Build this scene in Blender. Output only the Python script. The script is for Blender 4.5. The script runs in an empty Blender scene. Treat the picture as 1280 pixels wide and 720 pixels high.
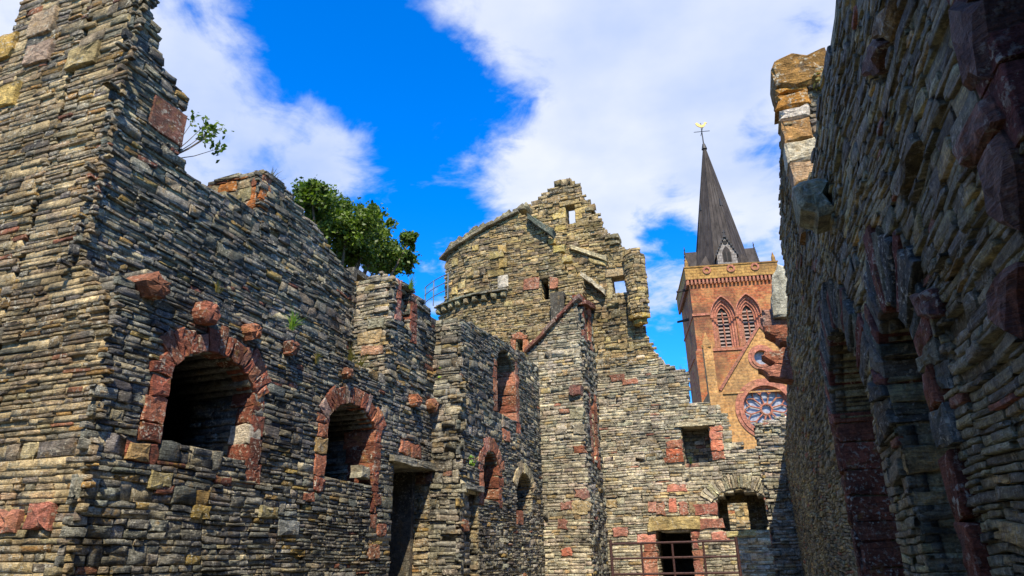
import bpy, math
import numpy as np

# ------------------------------------------------------------------ camera
scene = bpy.context.scene
F_PX, PITCH, ROLL, YAW, EYE = 853.0, math.radians(22), math.radians(1.1), math.radians(19.3703), 1.6
_f = np.array([-math.sin(YAW) * math.cos(PITCH), math.cos(YAW) * math.cos(PITCH), math.sin(PITCH)])
_r = np.array([math.cos(YAW), math.sin(YAW), 0.0]); _u = np.cross(_r, _f)
_c, _s = math.cos(ROLL), math.sin(ROLL)
CAMR = np.array([_c * _r - _s * _u, _s * _r + _c * _u, _f]); CAMC = np.array([0.0, 0.0, EYE])
from mathutils import Matrix, Vector
cam_data = bpy.data.cameras.new('camera'); cam = bpy.data.objects.new('camera', cam_data)
scene.collection.objects.link(cam); scene.camera = cam
cam_data.sensor_width = 36; cam_data.lens = F_PX / 1280 * 36; cam_data.clip_start = 0.05; cam_data.clip_end = 3000
_m = Matrix(((CAMR[0][0], CAMR[1][0], -CAMR[2][0], 0), (CAMR[0][1], CAMR[1][1], -CAMR[2][1], 0),
             (CAMR[0][2], CAMR[1][2], -CAMR[2][2], EYE), (0, 0, 0, 1)))
cam.matrix_world = _m

def ray(x, y): return CAMR.T @ np.array([(x - 640) / F_PX, -(y - 360) / F_PX, 1.0])
def proj(p):
    q = (np.asarray(p, float) - CAMC) @ CAMR.T
    return 640 + F_PX * q[..., 0] / q[..., 2], 360 - F_PX * q[..., 1] / q[..., 2], q[..., 2]

# ------------------------------------------------------------------ sky and sun
SUN_EL, SUN_AZ = math.radians(49), math.radians(22.5)      # azimuth: right of straight behind the camera's hall axis
to_sun = Vector((math.sin(SUN_AZ) * math.cos(SUN_EL), -math.cos(SUN_AZ) * math.cos(SUN_EL), math.sin(SUN_EL)))
world = bpy.data.worlds.new('World'); scene.world = world; world.use_nodes = True
wt = world.node_tree; wt.nodes.clear()
def wn(t, **k):
    n = wt.nodes.new(t)
    for a, b in k.items(): setattr(n, a, b)
    return n
def wl(a, b): wt.links.new(a, b)
def wmath(op, a, b=None, c=None, clamp=False):
    n = wn('ShaderNodeMath', operation=op, use_clamp=clamp)
    for i, v in enumerate((a, b, c)):
        if v is None: continue
        if isinstance(v, (int, float)): n.inputs[i].default_value = v
        else: wl(v, n.inputs[i])
    return n.outputs[0]
sky = wn('ShaderNodeTexSky', sky_type='NISHITA', sun_disc=False)
sky.sun_elevation = SUN_EL
sky.sun_rotation = math.atan2(to_sun.x, to_sun.y)
sky.air_density = 1.0; sky.dust_density = 0.2; sky.ozone_density = 3.0
hsv = wn('ShaderNodeHueSaturation'); hsv.inputs['Saturation'].default_value = 1.45; hsv.inputs['Value'].default_value = 1.25
hsv.inputs['Hue'].default_value = 0.492
wl(sky.outputs[0], hsv.inputs['Color'])
tint = wn('ShaderNodeMix', data_type='RGBA', blend_type='MULTIPLY'); tint.inputs[0].default_value = 1.0; wl(hsv.outputs[0], tint.inputs[6]); tint.inputs[7].default_value = (0.5, 1.10, 1.75, 1)
tc = wn('ShaderNodeTexCoord')
# clouds: noise on a flat layer high above, denser round a few banks
sep = wn('ShaderNodeSeparateXYZ'); wl(tc.outputs['Generated'], sep.inputs[0])
zc = wmath('MAXIMUM', wmath('ADD', sep.outputs[2], 0.12), 0.05)
cmb = wn('ShaderNodeCombineXYZ'); wl(wmath('DIVIDE', sep.outputs[0], zc), cmb.inputs[0]); wl(wmath('DIVIDE', sep.outputs[1], zc), cmb.inputs[1])
cmb.inputs[2].default_value = 3.7
nz = wn('ShaderNodeTexNoise'); wl(cmb.outputs[0], nz.inputs['Vector'])
nz.inputs['Scale'].default_value = 3.2; nz.inputs['Detail'].default_value = 10; nz.inputs['Roughness'].default_value = 0.56
nz.inputs['Distortion'].default_value = 0.25
dens = wmath('MULTIPLY', wmath('SUBTRACT', nz.outputs['Fac'], 0.5), 5.0)
# banks: (pixel centre, angular radius in px, weight)
for (px, py, rad, wgt) in [(335, 145, 100, .95), (225, 40, 100, .7), (760, 60, 180, .8), (920, 140, 190, .8), (640, 235, 75, .8),
                           (880, 235, 80, .6), (990, 30, 130, .5), (790, 330, 50, .5), (395, 210, 50, .5), (570, 10, 40, .5), (800, 180, 120, .3),
                           (575, 105, 70, -.9), (480, 215, 80, -1.1), (430, 30, 90, -1.0), (530, 300, 60, -1.0), (440, 110, 70, -.5), (835, 285, 45, -2.0), (945, 158, 26, -.9), (970, 232, 34, -1.4),
                           (840, 420, 80, -1.0), (610, 190, 40, -.5), (340, 20, 60, -.7)]:
    d = ray(px, py); d /= np.linalg.norm(d)
    dp = wn('ShaderNodeVectorMath', operation='DOT_PRODUCT'); wl(tc.outputs['Generated'], dp.inputs[0]); dp.inputs[1].default_value = d
    k = 1.0 / (rad / 900.0) ** 2
    e = wmath('EXPONENT', wmath('MULTIPLY', wmath('SUBTRACT', dp.outputs['Value'], 1.0), k))
    dens = wmath('MULTIPLY_ADD', e, wgt, dens)
nz3 = wn('ShaderNodeTexNoise'); wl(cmb.outputs[0], nz3.inputs['Vector']); nz3.inputs['Scale'].default_value = 7.5; nz3.inputs['Detail'].default_value = 8; nz3.inputs['Roughness'].default_value = 0.6; nz3.inputs['Distortion'].default_value = 0.6
dens = wmath('MULTIPLY_ADD', wmath('SUBTRACT', nz3.outputs['Fac'], 0.47), 2.4, dens)
mr = wn('ShaderNodeMapRange', interpolation_type='SMOOTHSTEP'); wl(dens, mr.inputs['Value'])
mr.inputs['From Min'].default_value = -0.35; mr.inputs['From Max'].default_value = 1.0
nz2 = wn('ShaderNodeTexNoise'); wl(cmb.outputs[0], nz2.inputs['Vector']); nz2.inputs['Scale'].default_value = 2.3; nz2.inputs['Detail'].default_value = 6
cr = wn('ShaderNodeMapRange'); wl(nz2.outputs['Fac'], cr.inputs['Value'])
cr.inputs['From Min'].default_value = 0.35; cr.inputs['From Max'].default_value = 0.68; cr.inputs['To Min'].default_value = 0.0; cr.inputs['To Max'].default_value = 1.0
cc = wn('ShaderNodeMix', data_type='RGBA'); wl(cr.outputs[0], cc.inputs[0])
cc.inputs[6].default_value = (3.4, 4.2, 6.1, 1); cc.inputs[7].default_value = (5.9, 6.1, 6.5, 1)
mix = wn('ShaderNodeMix', data_type='RGBA'); wl(wmath('MULTIPLY', mr.outputs[0], 0.9), mix.inputs[0]); wl(tint.outputs[2], mix.inputs[6]); wl(cc.outputs[2], mix.inputs[7])
bg = wn('ShaderNodeBackground'); wl(mix.outputs[2], bg.inputs['Color']); bg.inputs['Strength'].default_value = 0.1
wo = wn('ShaderNodeOutputWorld'); wl(bg.outputs[0], wo.inputs['Surface'])

sd = bpy.data.lights.new('sun', 'SUN'); sd.energy = 5.0; sd.angle = math.radians(0.5); sd.color = (1.0, 0.90, 0.72)
sun = bpy.data.objects.new('sun', sd); scene.collection.objects.link(sun)
sun.rotation_euler = to_sun.to_track_quat('Z', 'Y').to_euler(); sun.location = (3, -8, 20)
vs = scene.view_settings; vs.view_transform = 'Standard'; vs.look = 'None'; vs.gamma = 1; vs.use_curve_mapping = False; vs.exposure = 0.72

# ------------------------------------------------------------------ materials
def new_mat(name):
    m = bpy.data.materials.new(name); m.use_nodes = True
    nt = m.node_tree; nt.nodes.clear()
    return m, nt
class NT:
    def __init__(s, nt): s.nt = nt
    def n(s, t, **k):
        n = s.nt.nodes.new(t)
        for a, b in k.items(): setattr(n, a, b)
        return n
    def l(s, a, b): s.nt.links.new(a, b)
    def val(s, sock, v):
        if isinstance(v, (int, float, tuple)): sock.default_value = v
        else: s.l(v, sock)
    def math(s, op, a, b=0.0, clamp=False):
        n = s.n('ShaderNodeMath', operation=op, use_clamp=clamp); s.val(n.inputs[0], a); s.val(n.inputs[1], b); return n.outputs[0]
    def noise(s, vec, scale, detail=5, rough=0.6, dist=0.0):
        n = s.n('ShaderNodeTexNoise'); s.l(vec, n.inputs['Vector']); n.inputs['Scale'].default_value = scale
        n.inputs['Detail'].default_value = detail; n.inputs['Roughness'].default_value = rough; n.inputs['Distortion'].default_value = dist
        return n.outputs['Fac']
    def ramp(s, v, a, b, lo=0.0, hi=1.0):
        n = s.n('ShaderNodeMapRange'); s.l(v, n.inputs['Value'])
        for nm, x in (('From Min', a), ('From Max', b), ('To Min', lo), ('To Max', hi)): n.inputs[nm].default_value = x
        return n.outputs[0]
    def mix(s, fac, a, b, mode='MIX'):
        n = s.n('ShaderNodeMix', data_type='RGBA', blend_type=mode); s.val(n.inputs[0], fac); s.val(n.inputs[6], a); s.val(n.inputs[7], b); return n.outputs[2]
    def gray(s, v):
        n = s.n('ShaderNodeCombineColor'); [s.l(v, n.inputs[i]) for i in range(3)]; return n.outputs[0]
    def finish(s, col, rough, height=None, dist=0.02, spec=0.3, metallic=0.0, strength=1.0):
        b = s.n('ShaderNodeBsdfPrincipled'); s.val(b.inputs['Base Color'], col); s.val(b.inputs['Roughness'], rough)
        b.inputs['Specular IOR Level'].default_value = spec; b.inputs['Metallic'].default_value = metallic
        if height is not None:
            u = s.n('ShaderNodeBump'); s.l(height, u.inputs['Height']); u.inputs['Distance'].default_value = dist; u.inputs['Strength'].default_value = strength
            s.l(u.outputs[0], b.inputs['Normal'])
        o = s.n('ShaderNodeOutputMaterial'); s.l(b.outputs[0], o.inputs['Surface'])

def stone_material(name, rough=0.88, lichen=1.0, layered=1.0, bump=0.055, spec=0.25, wet=0.0):
    m, nt = new_mat(name); t = NT(nt)
    at = t.n('ShaderNodeAttribute', attribute_name='Col'); base = at.outputs['Color']
    pos = t.n('ShaderNodeNewGeometry').outputs['Position']
    mp = t.n('ShaderNodeMapping'); t.l(pos, mp.inputs['Vector']); mp.inputs['Scale'].default_value = (1, 1, 6.5)
    big = t.noise(pos, 0.9, 3, 0.5)
    med = t.noise(pos, 9.0, 6, 0.65)
    lay = t.noise(mp.outputs[0], 7.0, 6, 0.7, 0.3)
    fine = t.noise(pos, 55.0, 4, 0.7)
    col = t.mix(1.0, base, t.gray(t.ramp(med, 0.32, 0.68, 0.5, 1.55)), 'MULTIPLY')
    col = t.mix(layered, col, t.gray(t.ramp(lay, 0.34, 0.66, 0.5, 1.45)), 'MULTIPLY')
    col = t.mix(1.0, col, t.gray(t.ramp(big, 0.34, 0.66, 0.6, 1.3)), 'MULTIPLY')
    col = t.mix(1.0, col, t.gray(t.ramp(fine, 0.34, 0.66, 0.6, 1.4)), 'MULTIPLY')
    # grey-white lichen specks in patches
    sp = t.noise(pos, 21.0, 5, 0.65); pt = t.noise(pos, 2.6, 3, 0.55)
    w = t.math('MULTIPLY', t.ramp(sp, 0.54, 0.62), t.ramp(pt, 0.42, 0.58)); w = t.math('MULTIPLY', w, 0.85 * lichen)
    col = t.mix(w, col, (0.52, 0.48, 0.36, 1))
    # ochre lichen
    yp = t.noise(pos, 3.4, 5, 0.6, 0.5); ys = t.noise(pos, 17.0, 4, 0.6)
    y = t.math('MULTIPLY', t.ramp(yp, 0.57, 0.68), t.ramp(ys, 0.42, 0.6)); y = t.math('MULTIPLY', y, 0.65 * lichen)
    col = t.mix(y, col, (0.33, 0.19, 0.035, 1))
    # rusty iron staining in broad patches
    rp = t.noise(pos, 1.25, 5, 0.62, 0.6)
    col = t.mix(t.math('MULTIPLY', t.ramp(rp, 0.57, 0.68), t.ramp(med, 0.38, 0.62, 0.05, 0.36 * lichen + 0.02)), col, (0.27, 0.125, 0.04, 1))
    # dark weathering
    dk = t.noise(pos, 5.5, 5, 0.65, 0.4); d = t.ramp(dk, 0.56, 0.68, 0.0, 0.62)
    col = t.mix(d, col, (0.035, 0.036, 0.030, 1))
    h = t.math('ADD', t.math('MULTIPLY', lay, 0.8 * layered + 0.15), t.math('ADD', t.math('MULTIPLY', med, 0.5), t.math('ADD', t.math('MULTIPLY', fine, 0.28), t.math('MULTIPLY', sp, 0.45))))
    t.finish(col, rough, h, bump, spec)
    return m
M = {}
M['stone'] = stone_material('weathered_flagstone')
M['dark'] = stone_material('right_wall_flagstone', rough=0.6, lichen=0.8, spec=0.4, bump=0.07)  # right-hand wall flagstone, smoother and shinier than the other
M['dressed'] = stone_material('dressed_sandstone', layered=0.55, bump=0.05, lichen=0.9)
M['mortar'] = stone_material('lime_mortar', layered=0.4, bump=0.05, lichen=0.5, rough=0.95)

def ashlar_material(name, c1, c2, c3, bw=0.9, bh=0.33, stain=1.0):
    m, nt = new_mat(name); t = NT(nt)
    tcn = t.n('ShaderNodeTexCoord'); o = tcn.outputs['Object']
    sp = t.n('ShaderNodeSeparateXYZ'); t.l(o, sp.inputs[0])
    cb = t.n('ShaderNodeCombineXYZ'); t.l(t.math('ADD', sp.outputs[0], sp.outputs[1]), cb.inputs[0]); t.l(sp.outputs[2], cb.inputs[1])
    br = t.n('ShaderNodeTexBrick'); t.l(cb.outputs[0], br.inputs['Vector'])
    br.inputs['Scale'].default_value = 1; br.inputs['Brick Width'].default_value = bw; br.inputs['Row Height'].default_value = bh
    br.inputs['Mortar Size'].default_value = 0.02; br.inputs['Color1'].default_value = c1; br.inputs['Color2'].default_value = c2; br.inputs['Mortar'].default_value = c3
    br.inputs['Bias'].default_value = -0.1
    n1 = t.noise(o, 0.6, 5, 0.6); n2 = t.noise(o, 3.5, 5, 0.65); n3 = t.noise(o, 0.25, 3, 0.5)
    col = t.mix(1.0, br.outputs['Color'], t.gray(t.ramp(n2, 0.32, 0.68, 0.5, 1.5)), 'MULTIPLY')
    col = t.mix(t.ramp(n1, 0.5, 0.66, 0, 0.55 * stain), col, (0.40, 0.24, 0.085, 1))
    col = t.mix(t.ramp(n3, 0.5, 0.66, 0, 0.65 * stain), col, (0.07, 0.045, 0.03, 1))
    h = t.math('ADD', t.math('MULTIPLY', br.outputs['Fac'], -0.6), n2)
    t.finish(col, 0.9, h, 0.04, 0.2)
    return m
M['ashlar_red'] = ashlar_material('red_sandstone_ashlar', (.28, .078, .032, 1), (.37, .15, .055, 1), (.30, .17, .09, 1))
M['ashlar_ochre'] = ashlar_material('ochre_sandstone_ashlar', (.37, .185, .062, 1), (.43, .24, .085, 1), (.36, .22, .11, 1), stain=0.7)
M['moulding'] = ashlar_material('red_sandstone_moulding', (.33, .12, .075, 1), (.40, .16, .10, 1), (.25, .12, .08, 1), 0.7, 0.5, 0.5)
M['parapet'] = ashlar_material('lichened_parapet_stone', (.30, .16, .045, 1), (.36, .21, .06, 1), (.18, .10, .04, 1), 1.0, 0.4, 0.9)
M['pale_ashlar'] = ashlar_material('pale_lucarne_stone', (.25, .225, .20, 1), (.21, .19, .17, 1), (.15, .13, .12, 1), 0.8, 0.4, 0.2)

def simple(name, col, rough=0.7, metallic=0.0, var=0.4, scale=6.0, spec=0.4, bump=0.01, stretch=(1, 1, 1), col2=None):
    m, nt = new_mat(name); t = NT(nt)
    o = t.n('ShaderNodeTexCoord').outputs['Object']
    mp = t.n('ShaderNodeMapping'); t.l(o, mp.inputs['Vector']); mp.inputs['Scale'].default_value = stretch
    n = t.noise(mp.outputs[0], scale, 6, 0.65)
    c = t.mix(1.0, tuple(col) + (1,), t.gray(t.ramp(n, 0.3, 0.7, 1 - var, 1 + var)), 'MULTIPLY')
    if col2: c = t.mix(t.ramp(t.noise(mp.outputs[0], scale * 0.37, 4), 0.5, 0.65, 0, 0.7), c, tuple(col2) + (1,))
    t.finish(c, rough, n, bump, spec, metallic)
    return m
M['lead'] = simple('spire_copper_lead', (.044, .036, .032), 0.75, 0.0, 0.6, 1.6, 0.15, 0.03, (1, 1, 0.3), (.075, .066, .06))
M['slate'] = simple('green_slate', (.10, .125, .10), 0.7, 0, 0.4, 5)
M['rust'] = simple('rusty_painted_steel', (.05, .02, .016), 0.6, 0.2, 0.5, 20)
M['steel'] = simple('galvanised_steel', (.16, .20, .22), 0.45, 0.6, 0.2, 10)
M['gold'] = simple('gilded_copper', (.40, .25, .035), 0.35, 0.1, 0.2, 10)
M['glass'] = simple('leaded_glass', (.25, .26, .30), 0.35, 0.0, 0.5, 3.0, 0.5, 0.01)
M['dark_iron'] = simple('dark_iron', (.03, .03, .032), 0.6, 0.3, 0.2, 10)
M['louvre'] = simple('pale_stone_louvre', (.24, .165, .13), 0.8, 0, 0.3, 3)
M['void'] = simple('unlit_interior_black', (.02, .018, .016), 0.95, 0, 0.3, 2)  # near-black colour standing in for the unlit inside of openings
M['bark'] = simple('grey_bark', (.11, .085, .06), 0.9, 0, 0.4, 14, 0.2, 0.03, (1, 1, .3))
M['gravel'] = simple('gravel_and_grass_ground', (.16, .145, .115), 0.95, 0, 0.45, 9, 0.2, 0.04, (1, 1, 1), (.07, .10, .03))
M['paving'] = simple('worn_flag_paving', (.24, .22, .18), 0.9, 0, 0.35, 5, 0.3, 0.02)
def leaf_material(name, col, col2):
    m, nt = new_mat(name); t = NT(nt)
    at = t.n('ShaderNodeAttribute', attribute_name='Col')
    c = t.mix(at.outputs['Fac'], tuple(col) + (1,), tuple(col2) + (1,))
    b = t.n('ShaderNodeBsdfPrincipled'); t.l(c, b.inputs['Base Color']); b.inputs['Roughness'].default_value = 0.5; b.inputs['Specular IOR Level'].default_value = 0.35
    tr = t.n('ShaderNodeBsdfTranslucent'); t.l(t.mix(1.0, c, (1.2, 1.5, 0.5, 1), 'MULTIPLY'), tr.inputs['Color'])
    ms = t.n('ShaderNodeMixShader'); ms.inputs[0].default_value = 0.3; t.l(b.outputs[0], ms.inputs[1]); t.l(tr.outputs[0], ms.inputs[2])
    o = t.n('ShaderNodeOutputMaterial'); t.l(ms.outputs[0], o.inputs['Surface'])
    return m
M['leaf'] = leaf_material('sycamore_leaf', (.035, .066, .009), (.16, .22, .028))
M['leaf_bright'] = leaf_material('bright_leaf', (.10, .20, .02), (.26, .38, .04))
M['leaf_dry'] = leaf_material('dry_grass', (.13, .13, .03), (.26, .19, .05))

# ------------------------------------------------------------------ mesh helpers
col_ = scene.collection
Z = np.array([0.0, 0.0, 1.0])
def mk(name, V, faces, mat, parent=None, cols=None, origin='center', smooth=False):
    """faces: list of index lists or an (n,4) array. One mesh object, its origin at its own centre."""
    V = np.asarray(V, float)
    me = bpy.data.meshes.new(name)
    c = (V.min(0) + V.max(0)) / 2
    if origin == 'base': c[2] = V[:, 2].min()
    if isinstance(origin, np.ndarray): c = origin
    if isinstance(faces, np.ndarray) and faces.ndim == 2:
        n, k = faces.shape
        me.vertices.add(len(V)); me.vertices.foreach_set('co', (V - c).astype(np.float32).ravel())
        me.loops.add(n * k); me.loops.foreach_set('vertex_index', faces.astype(np.int32).ravel())
        me.polygons.add(n); me.polygons.foreach_set('loop_start', (np.arange(n) * k).astype(np.int32))
        me.polygons.foreach_set('loop_total', np.full(n, k, np.int32)) if False else None
        me.update(calc_edges=True)
    else:
        me.from_pydata([tuple(v) for v in (V - c)], [], [list(f) for f in faces]); me.update()
    if cols is not None:
        a = me.color_attributes.new('Col', 'FLOAT_COLOR', 'POINT')
        cc = np.ones((len(V), 4), np.float32); cc[:, :3] = cols
        a.data.foreach_set('color', cc.ravel())
    if smooth: me.polygons.foreach_set('use_smooth', np.ones(len(me.polygons), bool))
    me.materials.append(mat)
    o = bpy.data.objects.new(name, me); col_.objects.link(o)
    pc = np.zeros(3)
    if parent is not None:
        o.parent = parent; pc = np.array(WLOC.get(parent.name, (0, 0, 0)))
    o.location = c - pc; WLOC[o.name] = tuple(c)
    return o
WLOC = {}
def tag(o, label, cat, group=None, kind=None):
    if label: o['label'] = label
    if cat: o['category'] = cat
    if group: o['group'] = group
    if kind: o['kind'] = kind
    return o
def empty(name, loc, label, cat, group=None):
    o = bpy.data.objects.new(name, None); col_.objects.link(o); o.location = loc; o.empty_display_size = 0.3
    WLOC[o.name] = tuple(loc); return tag(o, label, cat, group)

def box_vf(x0, x1, y0, y1, z0, z1):
    V = [(x0, y0, z0), (x1, y0, z0), (x1, y1, z0), (x0, y1, z0), (x0, y0, z1), (x1, y0, z1), (x1, y1, z1), (x0, y1, z1)]
    return V, [(0, 3, 2, 1), (4, 5, 6, 7), (0, 1, 5, 4), (1, 2, 6, 5), (2, 3, 7, 6), (3, 0, 4, 7)]
class MB:
    """collects simple solids into one mesh"""
    def __init__(s): s.V = []; s.F = []
    def add(s, V, F):
        k = len(s.V); s.V += [tuple(v) for v in V]; s.F += [[i + k for i in f] for f in F]; return s
    def box(s, *a): return s.add(*box_vf(*a))
    def tube(s, a, b, r, r2=None, n=8):
        a = np.array(a, float); b = np.array(b, float); r2 = r if r2 is None else r2
        d = b - a; d /= np.linalg.norm(d); q = np.cross(d, [0.3, 0.2, 0.93]); q /= np.linalg.norm(q); p = np.cross(d, q)
        V = []
        for c, rr in ((a, r), (b, r2)):
            for i in range(n):
                w = 2 * math.pi * i / n; V.append(c + rr * (math.cos(w) * q + math.sin(w) * p))
        F = [[i, (i + 1) % n, n + (i + 1) % n, n + i] for i in range(n)] + [list(range(n))[::-1], list(range(n, 2 * n))]
        return s.add(V, F)
    def path(s, pts, r, r2=None, n=6):
        r2 = r if r2 is None else r2; m = len(pts) - 1
        for i in range(m): s.tube(pts[i], pts[i + 1], r + (r2 - r) * i / m, r + (r2 - r) * (i + 1) / m, n)
        return s
    def build(s, name, mat, parent=None, cols=None, **k): return mk(name, s.V, s.F, mat, parent, cols, **k)

# ------------------------------------------------------------------ masonry
RED = (.185, .058, .031); RED2 = (.245, .092, .048); YEL = (.36, .25, .065); PALE = (.40, .36, .26); ORANGE = (.36, .13, .03)
PAL = {
 'grey': ([(0.158, 0.148, 0.117), (0.106, 0.104, 0.088), (0.213, 0.199, 0.157), (0.123, 0.125, 0.105), (0.239, 0.199, 0.127), (0.073, 0.070, 0.063), (0.239, 0.161, 0.053), (0.171, 0.065, 0.040)], [.25, .2, .17, .15, .10, .08, .035, .012]),
 'warm': ([(0.292, 0.216, 0.115), (0.242, 0.190, 0.115), (0.197, 0.168, 0.117), (0.336, 0.257, 0.144), (0.292, 0.172, 0.054), (0.132, 0.113, 0.087), (0.242, 0.103, 0.054)], [.26, .22, .18, .14, .07, .11, .015]),
 'tan': ([(0.297, 0.216, 0.094), (0.244, 0.180, 0.082), (0.348, 0.255, 0.117), (0.198, 0.149, 0.082), (0.160, 0.123, 0.072), (0.376, 0.263, 0.098)], [.28, .24, .18, .15, .1, .05]),
 'pale': ([(0.374, 0.316, 0.215), (0.292, 0.250, 0.172), (0.428, 0.370, 0.254), (0.228, 0.202, 0.140), (0.365, 0.263, 0.122), (0.301, 0.140, 0.087)], [.30, .25, .17, .19, .08, .012]),
 'dark': ([(0.259, 0.226, 0.119), (0.176, 0.155, 0.085), (0.361, 0.301, 0.139), (0.288, 0.257, 0.139), (0.449, 0.317, 0.112), (0.323, 0.112, 0.055), (0.119, 0.106, 0.062)], [.28, .22, .16, .15, .05, .02, .12]),
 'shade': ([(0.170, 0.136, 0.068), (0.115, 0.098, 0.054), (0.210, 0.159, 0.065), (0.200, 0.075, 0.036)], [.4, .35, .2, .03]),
}
class Thing:
    def __init__(s, name, loc, label, cat):
        s.e = empty(name, loc, label, cat); s.S = []; s.B = []; s.mats = []
    def finish(s, limit=300, min_px=9.0, mat='stone', mortar='mortar'):
        V = np.concatenate([a for a, _, _ in s.S]); C = np.concatenate([c for _, c, _ in s.S]); sc = np.concatenate([k for _, _, k in s.S])
        order = np.argsort(-sc); sel = [i for i in order[:limit] if sc[i] >= min_px]
        rest = np.setdiff1d(np.arange(len(V)), sel)
        for i in sel:
            mk('stone', V[i], TF, M[mat], s.e, np.repeat(C[i][None], NVT, 0))
        if len(rest):
            k = len(rest); Fa = (TF[None] + (np.arange(k) * NVT)[:, None, None]).reshape(-1, 4)
            o = mk('small_stonework', V[rest].reshape(-1, 3), Fa, M[mat], s.e, np.repeat(C[rest], NVT, 0)); o['kind'] = 'stuff'
        if s.B:
            BV = np.concatenate([b for b, _ in s.B]); BC = np.concatenate([c for _, c in s.B])
            k = len(BV); bf = np.array(BOXF)
            Fa = (bf[None] + (np.arange(k) * 8)[:, None, None]).reshape(-1, 4)
            mk('mortar_core', BV.reshape(-1, 3), Fa, M[mortar], s.e, np.repeat(BC, 8, 0))
# stone template: front grid 5 x 4, plus a skirt running back into the wall
NU, NV_ = 5, 4
_ring = [j for j in range(NU)] + [NU * r + NU - 1 for r in range(1, NV_)] + [NU * (NV_ - 1) + j for j in range(NU - 2, -1, -1)] + [NU * r for r in range(NV_ - 2, 0, -1)]
TFl = [(r * NU + j, r * NU + j + 1, (r + 1) * NU + j + 1, (r + 1) * NU + j) for r in range(NV_ - 1) for j in range(NU - 1)]
_nr = len(_ring)
TFl += [(_ring[i], NU * NV_ + i, NU * NV_ + (i + 1) % _nr, _ring[(i + 1) % _nr]) for i in range(_nr)]
TF = np.array(TFl); NVT = NU * NV_ + _nr
BOXF = [(0, 1, 2, 3), (7, 6, 5, 4), (0, 4, 5, 1), (1, 5, 6, 2), (2, 6, 7, 3), (3, 7, 4, 0)]

class Plane:
    """upright plane: u runs along U, v is height, w goes out of the wall; bend < 0 radius curves the part with u < u_bend back"""
    def __init__(s, O, U, bend=None):
        s.O = np.array(O, float); s.U = np.array([U[0], U[1], 0.0]); s.U /= np.linalg.norm(s.U); s.N = np.cross(s.U, Z); s.bend = bend
    def P(s, u, v, w=0.0):
        u, v, w = np.broadcast_arrays(np.asarray(u, float), np.asarray(v, float), np.asarray(w, float))
        if s.bend is None:
            return s.O + u[..., None] * s.U + v[..., None] * Z + w[..., None] * s.N
        ub, R = s.bend; a = np.clip((ub - u) / R, 0, 2.5); flat = np.maximum(u, ub)
        p = s.O + flat[..., None] * s.U + v[..., None] * Z
        return p + (-np.sin(a) * (R + w))[..., None] * s.U + (np.cos(a) * (R + w) - R)[..., None] * s.N
    def px(s, x, y):
        d = ray(x, y); t = np.dot(s.N, s.O - CAMC) / np.dot(s.N, d); p = CAMC + d * t
        return (float(np.dot(p - s.O, s.U)), float(p[2]))
    def pl(s, pts): return [s.px(*p) for p in pts]

def scan(poly, v):
    xs = []
    n = len(poly)
    for i in range(n):
        (a, b), (c, d) = poly[i], poly[(i + 1) % n]
        if (b <= v) != (d <= v): xs.append(a + (v - b) * (c - a) / (d - b))
    xs.sort(); return list(zip(xs[::2], xs[1::2]))
def rect(u0, u1, v0, v1): return [(u0, v0), (u1, v0), (u1, v1), (u0, v1)]

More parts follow.
